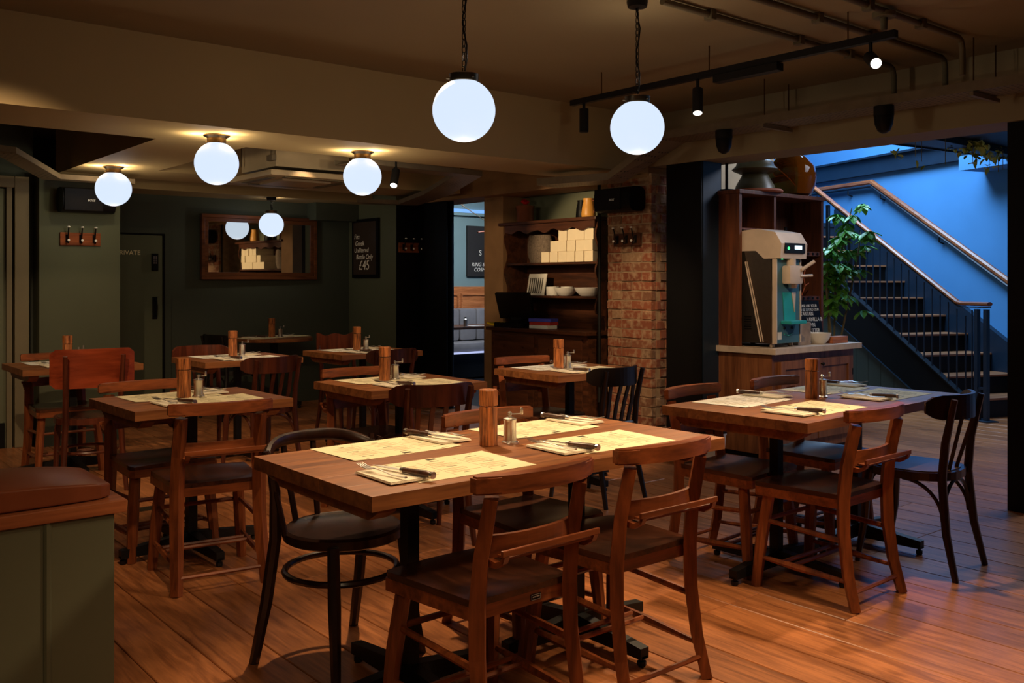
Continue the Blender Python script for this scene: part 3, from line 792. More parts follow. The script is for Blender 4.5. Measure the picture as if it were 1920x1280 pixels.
def cafe_chair(name, kind, wd, seatm, label):
    """bentwood bistro chair: kind = splat | slats | plain | panel | wavy"""
    t = thing(name, label, 'chair')
    mb = MB()
    pr = []
    for k in range(32):
        a = 2 * PI * k / 32; ca, sa = math.cos(a), math.sin(a)
        pr.append((0.205 * math.copysign(abs(ca) ** .8, ca), 0.205 * math.copysign(abs(sa) ** .8, sa)))
    mb.prism(pr, .425, .462).build('seat_ring', wd, t)
    mb = MB(); mb.prism([(x * .9, y * .9) for x, y in pr], .462, .466).build('seat', seatm, t)
    for s in (-1, 1):
        b = MB(); b.tube([(s * .155, .15, .44), (s * .165, .165, .36), (s * .17, .17, .22), (s * .175, .205, 0)], [.019, .021, .018, .013], 8); b.build('front_leg', wd, t, True)
        zt = .80 if kind != 'panel' else .86
        P = [(s * .185, -.245, 0), (s * .172, -.20, .2), (s * .160, -.178, .44), (s * .160, -.192, .6), (s * .168, -.235, zt)]
        b = MB(); b.tube(P, [.014, .018, .0195, .018, .014], 8); b.build('rear_leg', wd, t, True)
        # bent braces under the seat
        if kind == 'panel': continue
        q = [(s * .160, -.18 * math.cos(k * PI / 16), .25 + .172 * math.sin(k * PI / 16)) for k in range(9)]
        b = MB(); b.tube(q, .009, 6); b.build('brace', wd, t, True)
        q = [(s * .168 * math.cos(k * PI / 16), .165, .27 + .152 * math.sin(k * PI / 16)) for k in range(9)]
        b = MB(); b.tube(q, .009, 6); b.build('brace', wd, t, True)
    if kind != 'panel':
        q = [(.16 * math.cos(k * PI / 12), -.182, .25 + .17 * math.sin(k * PI / 12)) for k in range(13)]
        MB().tube(q, .009, 6).build('brace', wd, t, True)
    n = 17
    if kind in ('splat', 'slats', 'plain'):
        xs = [-.225 + .45 * i / (n - 1) for i in range(n)]
        yc = lambda x: -.245 + 2.3 * x * x if kind != 'plain' else -.25 + 1.4 * x * x
        edge = lambda x: max(0.0, (abs(x) - .17) / .055)
        crest = .02 if kind == 'plain' else 0
        MB().curved(xs, yc, lambda x: .705 + .03 * edge(x) ** 2, lambda x: .815 - .03 * edge(x) ** 2 + crest * (1 - (x / .225) ** 2) * 0, .017).build('top_rail', wd, t, False)
    if kind == 'splat':
        for s in (-1, 1):
            MB().tube([(s * .045, -.165, .46), (s * .075, -.235, .72)], .011, 6, (1, .8)).build('splat', wd, t)
    if kind == 'slats':
        for k in range(4):
            x = -.105 + .07 * k
            MB().tube([(x * .9, -.172, .46), (x, -.20, .6), (x, yc(x) + .004, .72)], .017, 4, (.45, 1.0), up=(0, 1, 0)).build('slat', wd, t)
        MB().tube([(-.155, -.176, .47), (0, -.185, .47), (.155, -.176, .47)], .014, 6).build('back_rail', wd, t)
    if kind == 'panel':
        xs = [-.245 + .49 * i / (n - 1) for i in range(n)]
        e = lambda x: max(0.0, (abs(x) - .205) / .04)
        MB().curved(xs, lambda x: -.215 + .9 * x * x, lambda x: .655 + .03 * e(x) ** 2, lambda x: .90 - .03 * e(x) ** 2, .013).mat(Matrix.Translation((0, 0.012, 0))).build('back_panel', 'ply', t)
        q = [(.175 * math.cos(a), .02 + .18 * math.sin(a), .24) for a in [2 * PI * k / 24 for k in range(25)]]
        MB().tube(q, .010, 6, cap=False).build('stretcher_ring', wd, t, True)
    if kind == 'wavy':
        xs = [-.19 + .38 * i / 20 for i in range(21)]
        MB().curved(xs, lambda x: -.245 + .8 * x * x, .66, lambda x: .855 + .012 * math.cos(x / .19 * 2.0 * PI) + .012 * abs(x / .19), .016).build('back_panel', wd, t)
    return t


e2 = cafe_chair('bentwood_chair', 'splat', M['bent'], 'bentseat', ''); put(e2, (4.27, 2.20, 0), 0.10, 'dark bentwood cafe chair with V splats at the right end of the right table')
c2 = cafe_chair('bentwood_chair', 'slats', M['bentred'], 'seat', ''); put(c2, (2.70, 4.02, 0), -0.22, 'red-brown slat-back chair with curved rail, near side of the centre table', 'slat-back bentwood chairs')
dup(c2, (2.76, 6.12, 0), 0.12, 'red-brown slat-back chair on the near side of the back table below the mirror', 'slat-back bentwood chairs')
d3 = cafe_chair('bentwood_chair', 'slats', M['blackwood'], 'blackwood', ''); put(d3, (4.02, 4.10, 0), 0.08, 'black slat-back chair before the brick pillar, near side of the dresser table')
dup(c2, (2.78, 7.12, 0), PI, 'glossy red-brown chair behind the back table below the mirror', 'slat-back bentwood chairs')
g2 = cafe_chair('bentwood_chair', 'plain', M['bentred'], 'seat', ''); put(g2, (3.78, 6.22, 0), 0.0, 'brown chair with curved top rail, near side of the back table below the blackboard')
g3 = cafe_chair('bentwood_chair', 'wavy', M['bentred'], 'seat', ''); put(g3, (4.02, 7.12, 0), PI, 'dark brown chair with wavy-topped back behind the back table below the blackboard')
h2 = cafe_chair('bentwood_chair', 'panel', M['bentred'], 'seat', ''); put(h2, (1.715, 6.40, 0), -0.12, 'chair with broad red plywood back at the far left table')
i2 = cafe_chair('bentwood_chair', 'plain', M['blackwood'], 'blackwood', ''); put(i2, (3.68, 8.78, 0), -PI / 2 + .2, 'black chair in shadow at the left of the round corner table')


def hoop_chair():
    t = thing('bentwood_armchair', 'black bentwood armchair with round seat and hoop back at the front table', 'chair')
    wd = M['bent']
    MB().lathe([(.200, .425), (.208, .43), (.208, .458), (.198, .466), (.188, .462)], n=40).build('seat_ring', wd, t, True)
    MB().lathe([(.188, .450), (.190, .460)], n=40).build('seat', 'bentseat', t, True)
    arc = []
    for k in range(25):
        a = math.radians(0 + 180 * k / 24)
        arc.append((-.265 * math.cos(a), -.02 - .215 * math.sin(a), .752 - .07 * abs(math.cos(a)) ** 4))
    MB().tube(arc, .020, 8, (1.15, .85)).build('arm_hoop', wd, t, True)
    for s in (-1, 1):
        b = MB(); b.tube([(s * .16, .13, .44), (s * .172, .15, .25), (s * .20, .19, 0)], [.021, .023, .016], 8); b.build('front_leg', wd, t, True)
        b = MB(); b.tube([(s * .23, -.20, 0), (s * .215, -.15, .22), (s * .205, -.115, .44), (s * .21, -.11, .6), (s * .255, -.08, .735)], [.018, .022, .022, .019, .015], 8); b.build('rear_leg', wd, t, True)
        b = MB(); b.tube([(s * .190, -.08, .45), (s * .215, -.10, .60), (s * .243, -.115, .745)], .011, 6); b.build('arm_support', wd, t, True)
        b = MB(); b.tube([(s * .05, -.195, .45), (s * .06, -.225, .6), (s * .07, -.25, .755)], .011, 6); b.build('back_spindle', wd, t, True)
    MB().ring((0, -.01, .312), .196, .012).build('stretcher_ring', wd, t, True)
    return t


hc = hoop_chair(); hc.location = (1.63, 2.925, 0); hc.rotation_euler = (0, 0, PI + 0.22)

# ================================================================== TABLE SETTINGS
def make_menu(pm):
    t = thing('menu', '', 'menu')
    mb = MB(); nx, ny = 10, 4; g = []
    for j in range(ny + 1):
        row = []
        for i in range(nx + 1):
            x = -.215 + .43 * i / nx; y = -.145 + .29 * j / ny
            row.append(mb.bm.verts.new((x, y, .0012 + .004 * max(0, abs(i / nx - .5) - .38) * 8 * (j / ny) * .6)))
        g.append(row)
    for j in range(ny):
        for i in range(nx): mb.bm.faces.new((g[j][i], g[j][i + 1], g[j + 1][i + 1], g[j + 1][i]))
    r = bmesh.ops.extrude_face_region(mb.bm, geom=list(mb.bm.faces))
    for v in r['geom']:
        if isinstance(v, bmesh.types.BMVert): v.co.z -= .0008
    mb.build('sheet', pm, t)
    rr = random.Random(5); ink = MB(); pale = MB()
    ink.box((-.016, .118, .0013), (.018, .136, .0016))
    for c in range(3):
        x0 = -.195 + .138 * c
        for k in range(9):
            y = .092 - k * .024
            if k % 4 == 0:
                ink.box((x0 + .03, y, .0013), (x0 + .03 + rr.uniform(.02, .045), y + .004, .0016))
            else:
                pale.box((x0, y, .0013), (x0 + rr.uniform(.07, .115), y + .0035, .0015)); pale.box((x0, y - .009, .0013), (x0 + rr.uniform(.05, .1), y - .006, .0015))
        if c: ink.box((x0 - .012, -.12, .0013), (x0 - .0113, .105, .0015))
    ink.box((-.195, .128, .0013), (-.14, .132, .0016)); ink.box((.15, .124, .0013), (.16, .132, .0016))
    ink.build('heading_print', 'ink', t); pale.build('body_print', 'inkpale', t)
    return t


def make_napkin():
    t = thing('napkin', '', 'napkin')
    for k in range(3):
        mb = MB(); mb.box((-.066 + .001 * k, -.105 + .002 * k, .0005 + .0022 * k), (.066 - .002 * k, .105 - .003 * k, .0025 + .0022 * k), .0007); mb.build('fold', 'napkin', t)
    return t


def make_fork():
    t = thing('fork', '', 'fork')
    h = MB(); h.tube([(0, -.10, .006), (0, -.05, .004), (0, .0, .010), (0, .03, .012)], [.0042, .0036, .0026, .0034], 8, (.55, 1.15), up=(0, 0, 1)); h.build('handle', 'steel', t, True)
    b = MB(); b.tube([(0, .025, .0115), (0, .045, .0085), (0, .055, .008)], [.004, .0105, .0115], 8, (.25, 1), up=(0, 0, 1)); b.build('neck', 'steel', t, True)
    for x in (-.009, -.003, .003, .009):
        MB().tube([(x, .052, .008), (x, .075, .010), (x * .95, .098, .016)], [.0017, .0016, .0008], 6).build('tine', 'steel', t)
    return t


def make_knife():
    t = thing('knife', '', 'knife')
    b = MB(); b.tube([(0, -.11, .008), (0, -.09, .009), (0, -.05, .0085), (0, -.006, .008)], [.0085, .0105, .0092, .0078], 10, (.85, 1)); b.build('handle', 'knife_handle', t, True)
    MB().tube([(0, -.117, .008), (0, -.108, .008)], .0098, 10).build('end_cap', 'steel', t)
    MB().tube([(0, -.008, .008), (0, .004, .008)], [.0082, .006], 10).build('bolster', 'steel', t)
    p = MB(); p.prism([(-.003, 0), (.007, .004), (.010, .05), (.008, .095), (.0, .118), (-.004, .09), (-.005, .03)], .006, .0075); p.build('blade', 'steel', t)
    return t


def make_mill():
    t = thing('wooden_mill', '', 'mill')
    MB().lathe([(.0315, 0), (.033, .003), (.033, .134), (.031, .136)], n=8).mat(Matrix.Rotation(PI / 8, 4, 'Z')).build('body', 'mill', t)
    MB().lathe([(.029, .136), (.029, .139)], n=8).mat(Matrix.Rotation(PI / 8, 4, 'Z')).build('gap_ring', 'black', t)
    MB().lathe([(.032, .139), (.034, .142), (.034, .192), (.032, .195)], n=8).mat(Matrix.Rotation(PI / 8, 4, 'Z')).build('cap', 'mill', t)
    return t


def make_salt():
    t = thing('steel_mill', '', 'mill')
    MB().lathe([(.029, 0), (.029, .006), (.024, .010), (.0225, .03), (.0225, .078), (.0245, .082), (.0235, .088), (.012, .092)], n=20).build('body', 'steel', t, True)
    MB().lathe([(.006, .090), (.006, .1), (.008, .102), (.008, .108), (.004, .112)], n=12).build('spindle', 'steel', t, True)
    MB().tube([(-.004, 0, .103), (.02, 0, .103), (.043, 0, .103)], .0034, 6, (.6, 1.2)).build('crank', 'steel', t)
    MB().lathe([(.005, .1), (.0065, .105), (.0055, .122), (.003, .124)], (.043, 0, 0), 10).build('crank_knob', 'steel', t, True)
    for k in range(3):
        a = k * 2 * PI / 3
        MB().lathe([(.006, 0), (.007, .003), (.004, .006)], (.027 * math.cos(a), .027 * math.sin(a), 0), 8).build('foot', 'steel', t)
    return t


menu_c, menu_w, nap, fork, knife, mill, salt = make_menu('paper'), make_menu('paperw'), make_napkin(), make_fork(), make_knife(), make_mill(), make_salt()
fork.scale = (1.22, 1.12, 1.15); knife.scale = (1.15, 1.1, 1.1)
GM = 'printed paper place menus'


def setting(tx, ty, trot, ox, oy, flip, desc, pale=False, nx=-.235, jig=0.0, menu=True):
    """ox, oy: menu centre in table space; flip for the diner facing the camera"""
    def W(x, y):
        return (tx + x * math.cos(trot) - y * math.sin(trot), ty + x * math.sin(trot) + y * math.cos(trot))
    r = trot + (PI if flip else 0) + jig
    s = -1 if flip else 1
    if menu:
        x, y = W(ox, oy); put(menu_w if pale else menu_c, (x, y, .7502), r, 'printed ' + ('pale' if pale else 'cream') + ' menu sheet at ' + desc, GM)
    x, y = W(ox + s * nx, oy - s * .02); put(nap, (x, y, .7534 if menu else .7505), r, 'cream napkin under cutlery at ' + desc, 'folded napkins')
    x1, y1 = W(ox + s * (nx - .030), oy - s * .012); put(fork, (x1, y1, .7614), r + .12, 'steel fork on the napkin at ' + desc, 'forks')
    x2, y2 = W(ox + s * (nx + .028), oy - s * .03); put(knife, (x2, y2, .7612), r + .22, 'dark-handled knife on the napkin at ' + desc, 'table knives')


setting(*TA, -.335, -.172, False, 'the near left place of the front table', jig=-.02)
setting(*TA, -.325, .235, True, 'the far left place of the front table', jig=.03)
setting(*TA, .345, -.150, False, 'the near right place of the front table', jig=-.03)
setting(*TA, .345, .235, True, 'the far right place of the front table', jig=.02)
setting(*TE, -.31, -.150, False, 'the near left place of the right table', jig=.0)
setting(*TE, -.33, .215, True, 'the far left place of the right table', True, jig=.04)
setting(*TE, .42, -.120, False, 'the near right place of the right table')
setting(*TE, .41, .210, True, 'the far right place of the right table')
for k, (x, y, r, lb, sh) in SM.items():
    pale = k in 'DFGH'
    setting(x, y, r, .05, -.145, False, 'the near place of the ' + sh, pale and k != 'D', nx=-.21)
    setting(x, y, r, -.05, .155, True, 'the far place of the ' + sh, pale, nx=-.21)
setting(4.2, 8.98, 0, -.16, -.02, False, 'the left place of the round corner table', nx=-.08, jig=.3)
setting(4.2, 8.98, 0, .17, .08, True, 'the right place of the round corner table', nx=.02, jig=.2)
mills = {'the front table': (2.005, 2.575, 2.09, 2.56), 'the right table': (4.03, 2.60, 4.115, 2.60), 'the left table': (1.67, 4.585, 1.735, 4.565),
         'the centre table': (2.855, 4.64, 2.925, 4.64), 'the table by the dresser': (4.11, 4.53, 4.19, 4.53), 'the back table below the mirror': (2.89, 6.90, 2.965, 6.90),
         'the back table below the blackboard': (3.95, 6.86, 4.025, 6.84), 'the far left table': (1.74, 7.02, 1.82, 7.05), 'the round corner table': (4.185, 9.0, 4.26, 8.96)}
for dsc, (x, y, x2, y2) in mills.items():
    put(mill, (x, y, .7502), random.uniform(0, 1), 'striped wooden pepper mill on ' + dsc, 'wooden pepper mills')
    put(salt, (x2, y2, .7502), random.choice((0.2, -0.4, 0.9)) - .6, 'small steel crank mill on ' + dsc, 'steel crank mills')

# ================================================================== BENCH END
be = thing('bench_end', 'green boarded bench end with oak capping at the front left corner', 'bench', (0, 3.05, 0))
xs = (-.75, -.5, .10, .70, .895)
for a, b in zip(xs[:-1], xs[1:]):
    MB().box((a + .002, 0.0, 0.0), (b - .002, .03, .60), .004).build('board', 'greenp', be)
for x in (.70,):
    MB().tube([(x, .0, 0), (x, .0, .60)], .012, 8).build('bead_moulding', 'greenp', be, True)
MB().box((-.75, .03, 0), (.89, .42, .60)).build('carcass', 'greend', be)
MB().box((-.78, -.02, .600), (.925, .41, .640), .004).build('capping', 'benchwood', be)
cu = MB(); cu.box((-.8, .005, .646), (.895, .40, .715), 0)
bmesh.ops.subdivide_edges(cu.bm, edges=list(cu.bm.edges), cuts=7, use_grid_fill=True)
for v in cu.bm.verts:
    x, y, z = v.co; u = (x + .8) / 1.695; vv = (y - .01) / .39
    if z > .68: v.co.z += .018 * math.sin(PI * min(1, max(0, vv))) * min(1, (1 - u) * 8)
    k = max(0, (x - .80) / .095)
    v.co.y = .205 + (y - .205) * (1 - .06 * k * k); v.co.z = .646 + (v.co.z - .646) * (1 - .35 * k * k)
ob = cu.build('bench_cushion', 'leather', None, True); ob.location = (0, 3.05, -.005)
ob.modifiers.new('s', 'SUBSURF').levels = 1; ob.modifiers['s'].render_levels = 1
tag(ob, 'long worn brown leather cushion lying on the green bench end', 'cushion')

# ================================================================== LAMPS
def lamp(loc, power, color, rad=.03):  # point light added beside a globe to cast its light, hidden from camera
    d = bpy.data.lights.new('globe_fill_light', 'POINT'); d.energy = power; d.color = color; d.shadow_soft_size = rad
    o = bpy.data.objects.new('globe_fill_light', d); col.objects.link(o); o.location = loc
    o.visible_camera = False; o.visible_glossy = False
    return o


GLOBE_FILL = (1.0, .83, .60)  # warm colour of the added points, not of the globes


def flush(x, y, zc, r, label, group):
    lamp((x, y, zc - .05 - 2 * r - .03), 4.5, GLOBE_FILL)
    for k in range(3):   # unseen points added to brighten the soffit like light leaking from the gallery
        a = k * 2 * PI / 3 + .9
        lamp((x + .105 * math.cos(a), y + .105 * math.sin(a), zc - .055), 3.4, (1.0, .82, .52), .012)
    t = thing('globe_ceiling_light', label, 'lamp', (x, y, zc), 0, group)
    MB().lathe([(.075, 0), (.077, -.006), (.062, -.014), (.055, -.02), (.055, -.05), (.05, -.05)], n=28).build('gallery', 'brass', t, True)
    g = MB(); pr = []
    for k in range(19):
        a = math.radians(24 + 156 * k / 18); pr.append((r * math.sin(a), -.05 + r * math.cos(math.radians(24)) * -1 + r * math.cos(a)))
    g.lathe(pr, n=36).build('globe', 'globe', t, True)
    for k in range(3):
        a = k * 2 * PI / 3 + .4
        MB().tube([(.054 * math.cos(a), .054 * math.sin(a), -.04), (.066 * math.cos(a), .066 * math.sin(a), -.04)], .004, 6).build('screw', 'brass', t)
    return t


flush(2.162, 5.40, 2.19, .128, 'opal globe ceiling light under the beam, left of the air conditioner', 'globe lights on the beams')
flush(2.147, 7.36, 2.19, .130, 'opal globe ceiling light at far left by the coat rack wall', 'globe lights on the beams')
flush(3.186, 5.46, 2.19, .127, 'opal globe ceiling light under the beam, right of the air conditioner', 'globe lights on the beams')


def pendant(x, y, zc, ztop, r, label, small=False):
    t = thing('globe_pendant', label, 'lamp', (x, y, 0), 0)
    lamp((x, y, zc - r - .03), 3 if small else 6, GLOBE_FILL)
    lamp((x + .02, y, zc + r + .10), 1.6 if small else 3.4, GLOBE_FILL, .015)
    pr = []
    for k in range(25):
        a = math.radians(25 + 155 * k / 24); pr.append((r * math.sin(a), zc + r * math.cos(a)))
    MB().lathe(pr, n=40).build('globe', 'globe', t, True)
    zt = zc + r * math.cos(math.radians(25))
    MB().lathe([(r * .43, zt - .002), (r * .46, zt + .004), (r * .46, zt + .026), (r * .48, zt + .030), (r * .2, zt + .034)], n=28).build('gallery', 'brass', t, True)
    for k in range(3):
        a = k * 2 * PI / 3 + .5
        MB().tube([(r * .44 * math.cos(a), r * .44 * math.sin(a), zt + .012), (r * .56 * math.cos(a), r * .56 * math.sin(a), zt + .012)], .004, 6).build('screw', 'brass', t)
    z = zt + .034; n = max(1, int((ztop - .02 - z) / .027)); k = 0
    st_ = (ztop - .02 - z) / n
    ch = MB()
    for k in range(n):
        zc2 = z + st_ * (k + .5); q = []
        for i in range(13):
            a = 2 * PI * i / 12; u, v = .0085 * math.cos(a), (st_ * .66) * math.sin(a)
            q.append((u, 0, zc2 + v) if k % 2 else (0, u, zc2 + v))
        ch.tube(q, .0022, 5, cap=False)
    ch.build('chain', 'blackm', t)
    cd = [(.009 * math.sin(i * 1.3) + .006, .006 * math.cos(i * 1.7), lerp(z, ztop - .02, i / 8)) for i in range(9)]
    MB().tube(cd, .0032, 6).build('cord', 'black', t)
    MB().lathe([(.012, ztop - .035), (.045, ztop - .03), (.05, ztop - .008), (.05, ztop)], n=24).build('ceiling_rose', 'blackm', t, True)
    return t


pendant(2.252, 3.053, 2.015, 2.65, .1276, 'white globe pendant on a black chain, largest and left of the two hanging globes')
pendant(3.266, 3.046, 2.051, 2.65, .1276, 'white globe pendant on a black chain, right one before the track light')
pendant(4.19, 9.02, 1.91, 2.19, .125, 'small far globe pendant hanging in front of the mirror', True)

# track light
tr = thing('track_light', 'black ceiling track with spot heads hung on rods before the right bulkhead', 'lamp', (4.2, 0, 0))
MB().box((-.018, 2.26, 2.475), (.018, 4.50, 2.51)).build('track', 'blackm', tr)
MB().box((-.03, 2.90, 2.43), (.03, 3.32, 2.472), .003).build('driver_box', 'blackm', tr)
for y in (2.51, 3.367, 4.224):
    MB().tube([(0, y, 2.51), (0, y, 2.65)], .004, 6).build('hanging_rod', 'brass', tr)


def head(parent, x, y, z, d, lit, ln=.13, r=.030):
    d = Vector(d).normalized(); p = Vector((x, y, z))
    hd_ = MB().tube([(x, y, 2.475), (x, y, z + .02)] if parent is tr else [p + Vector((0, 0, .09)), p], .010, 6).build('spot_stem', 'blackm', parent)
    b = MB(); b.tube([p - d * .02, p + d * ln], r, 16); o = b.build('spot_head', 'blackm', parent, True)
    l = MB(); l.tube([p + d * (ln - .004), p + d * (ln + .003)], r * .82, 16); l.build('spot_lens', 'lens' if lit else 'black', o)


head(tr, 0, 4.385, 2.42, (0, 0, -1), False)
head(tr, 0, 3.45, 2.40, (-.25, -.2, -1), True)
head(tr, 0, 2.39, 2.40, (-.75, -.75, -.55), True, .10)

# single spot by the tray
sp1 = thing('spotlight', 'single black spotlight aimed along the beam beside the mesh tray', 'lamp', (0, 0, 0))
head(sp1, 3.68, 5.83, 2.12, (-.35, -.35, -.75), True, .12, .030)

# ================================================================== CEILING SERVICES
def tray(path, wd, label, hgt=.05):
    t = thing('cable_tray', label, 'cable tray')
    pts = [Vector(p) for p in path]
    base, lip = MB(), MB()
    L_, R_ = [], []
    for i, p in enumerate(pts):
        d = (pts[min(i + 1, len(pts) - 1)] - pts[max(i - 1, 0)]); d.z = 0; d.normalize(); nrm = Vector((-d.y, d.x, 0)) * wd / 2
        L_.append(p + nrm); R_.append(p - nrm)
    for i in range(len(pts) - 1):
        for dz in (0,):
            a = [base.bm.verts.new(v) for v in (L_[i], R_[i], R_[i + 1], L_[i + 1])]; b = [base.bm.verts.new(v + Vector((0, 0, .003))) for v in (L_[i], R_[i], R_[i + 1], L_[i + 1])]
            base.bm.faces.new(a[::-1]); base.bm.faces.new(b)
            for k in range(4): base.bm.faces.new((a[k], a[(k + 1) % 4], b[(k + 1) % 4], b[k]))
        for S in (L_, R_):
            a = [lip.bm.verts.new(v) for v in (S[i], S[i + 1], S[i + 1] + Vector((0, 0, hgt)), S[i] + Vector((0, 0, hgt)))]
            off = (L_[i] - R_[i]).normalized() * .004
            b = [lip.bm.verts.new(v.co + off) for v in a]
            lip.bm.faces.new(a[::-1]); lip.bm.faces.new(b)
            for k in range(4): lip.bm.faces.new((a[k], a[(k + 1) % 4], b[(k + 1) % 4], b[k]))
    base.build('tray_base', 'perf', t); lip.build('tray_side', 'galv', t)
    return t


t1 = tray([(5.30, -1.0, 2.36), (5.30, 4.58, 2.36), (5.10, 4.98, 2.08), (4.95, 5.60, 2.08)], .26, 'long perforated cable tray hung along the right bulkhead', .055)
cbl = MB()
for k in range(3):
    x = 5.22 + .05 * k
    cbl.tube([(x, -1, 2.385), (x, 2.2, 2.39 + .01 * k), (x + .01, 3.6, 2.385), (x, 4.3, 2.385)], .010, 6)
cbl.build('cable', 'greym', t1)
for y in (2.34, 3.69):
    for x in (5.17, 5.44): MB().tube([(x, y, 2.33), (x, y, 2.65)], .0045, 6).build('hanging_rod', 'brass', t1)
    MB().box((5.14, y - .012, 2.33), (5.47, y + .012, 2.352)).build('hanger_bar', 'galv', t1)
tray([(0.9, 6.9, 2.2), (1.30, 6.75, 2.15), (1.80, 7.72, 2.10), (2.40, 7.75, 2.10)], .15, 'cable tray bending past the far left door frame', .04)
tray([(3.3, 5.92, 2.16), (4.45, 5.98, 2.16), (4.95, 7.15, 2.12), (5.2, 8.0, 2.10), (4.85, 8.35, 2.12)], .24, 'wide mesh cable tray running back above the dark column', .04)


def conduit(y, x0, xe, ze, label):
    t = thing('ceiling_conduit', label, 'pipe', group='ceiling conduits')
    MB().tube([(x0, y, 2.625), (xe - .05, y, 2.625), (xe - .015, y, 2.61), (xe, y, 2.57), (xe, y, ze)], .016, 10).build('pipe', 'greym', t, True)
    for x in (x0 + .35, x0 + 1.1, x0 + 1.6):
        if x < xe: MB().box((x - .02, y - .024, 2.60), (x + .02, y + .024, 2.65), .004).build('clip', 'greym', t)


conduit(2.92, 3.30, 5.40, 2.40, 'ceiling conduit nearest the right globe pendant')
conduit(2.615, 3.0, 5.42, 2.40, 'middle ceiling conduit of three running to the right bulkhead')
conduit(2.345, 3.0, 5.05, 2.43, 'rightmost ceiling conduit, bending down above the tray')
sd = thing('smoke_detector', 'small pale ceiling detector on the rightmost conduit', 'detector', (4.27, 2.36, 0))
MB().lathe([(.05, 2.60), (.055, 2.605), (.055, 2.625), (.04, 2.63)], n=20).build('base', 'greym', sd, True)
MB().lathe([(.012, 2.54), (.016, 2.545), (.018, 2.60)], n=12).build('head', 'greym', sd, True)
for x, y, lb in ((5.17, 4.02, 'black sensor dome under the tray, left one by the brick pillar'), (5.19, 2.87, 'black sensor dome under the tray, right one above the opening')):
    t = thing('sensor_dome', lb, 'camera', (x, y, 0), 0, 'black domes under the tray')
    MB().lathe([(.012, 2.195), (.035, 2.21), (.052, 2.25), (.056, 2.30)], n=20).build('dome', 'black', t, True)
    MB().lathe([(.058, 2.30), (.058, 2.355)], n=20).build('mount', 'blackm', t, True)
# air conditioner
ac = thing('air_conditioner', 'square ceiling cassette air conditioner hung in the bay', 'air conditioner', (3.27, 6.62, 0))
MB().box((-.30, -.30, 2.16), (.30, .30, 2.42)).build('casing', 'acwhite', ac)
MB().box((-.37, -.37, 2.085), (.37, .37, 2.13), .016).build('panel', 'acwhite', ac, True)
MB().box((-.2, -.2, 2.07), (.2, .2, 2.086), .004).build('grille', 'acwhite', ac)
for a in range(4):
    m_ = Matrix.Rotation(a * PI / 2, 4, 'Z')
    MB().box((-.24, -.33, 2.078), (.24, -.275, 2.0855), .002).mat(m_).build('louvre', 'greym', ac)
for x in (-.32, .32):
    for y in (-.26, .26): MB().tube([(x, y, 2.2), (x, y, 2.65)], .005, 6).build('hanging_rod', 'galv', ac)
MB().box((-.335, -.31, 2.2), (-.30, -.22, 2.24)).build('bracket', 'galv', ac)

# ================================================================== BACK WALL
mi = thing('wall_mirror', 'wide mirror in a dark moulded wooden frame on the back wall', 'mirror', (4.26 - 4.26 * math.cos(.028), 9.435 - 4.26 * math.sin(.028), 0), .028)
def frame(x0, x1, z0, z1, wd, d0, d1):
    b = MB(); b.box((x0, d0, z0), (x1, d1, z0 + wd), .004); b.box((x0, d0, z1 - wd), (x1, d1, z1), .004); b.box((x0, d0, z0 + wd), (x0 + wd, d1, z1 - wd), .004); b.box((x1 - wd, d0, z0 + wd), (x1, d1, z1 - wd), .004); return b
frame(3.60, 4.92, 1.345, 2.02, .035, -.035, .018).build('frame', 'mframe', mi)
frame(3.635, 4.885, 1.38, 1.985, .04, -.022, .018).build('inner_moulding', 'mframe', mi)
MB().box((3.66, -.008, 1.40), (4.86, .012, 1.965)).build('glass', 'mirror', mi)
sg = thing('framed_blackboard', 'tall framed blackboard with chalk price on the green corner wall', 'sign', (5.35, 0, 0))
MB().box((-.03, 8.79, 1.365), (0, 9.35, 2.02), .004).build('frame', 'black', sg)
MB().box((-.034, 8.83, 1.40), (-.029, 9.31, 1.985)).build('board', 'boardlit', sg)
text('chalk_writing', 'Fizz\n Greek\nUnfiltered\n  Bottle Only', 0.076, 'chalk', sg, face_negX(-.0345, 9.29, 1.80), 0.0006, shear=.15)
text('chalk_price', '\u00a345', 0.15, 'chalk', sg, face_negX(-.0345, 9.19, 1.455), 0.0006, shear=.1)


def coat_rack(label, mtx, n=3, wd=.31, m='rack'):
    t = thing('coat_rack', label, 'coat rack', group='wooden coat racks with hooks')
    t.matrix_world = mtx
    MB().box((-wd / 2, -.02, -.052), (wd / 2, 0, .052), .003).build('board', m, t)
    for k in range(n):
        x = -wd / 2 + wd * (k + .5) / n
        h = MB(); h.tube([(x, -.022, .02), (x, -.035, .0), (x, -.05, .02), (x, -.062, .065), (x, -.072, .09)], .0055, 6)
        h.tube([(x, -.028, -.002), (x, -.04, -.03), (x, -.055, -.035), (x, -.066, -.018)], .005, 6)
        h.box((x - .012, -.026, -.03), (x + .012, -.019, .035), .002)
        o = h.build('hook', 'blackm', t, True)
        kb = MB(); kb.lathe([(.004, -.006), (.013, -.002), (.013, .004), (.006, .008)], (x, -.074, .094), 12); kb.lathe([(.003, -.005), (.010, -.001), (.010, .005), (.004, .008)], (x, -.07, -.012), 12, 'Y'); kb.build('knob', 'white', o, True)
    return t


coat_rack('orange-brown wooden coat rack of three hooks on the green wall at far left', Matrix.Translation((2.115, 8.149, 1.668)))
coat_rack('dark coat rack of three hooks on the brick pillar', Matrix.Translation((5.597, 5.32, 1.665)) @ Matrix.Rotation(-PI / 2, 4, 'Z'), 3, .30, 'dresser')
coat_rack('shadowed coat rack of three hooks beside the black steel column', Matrix.Translation((5.52, 8.454, 1.685)), 3, .30, 'rack')


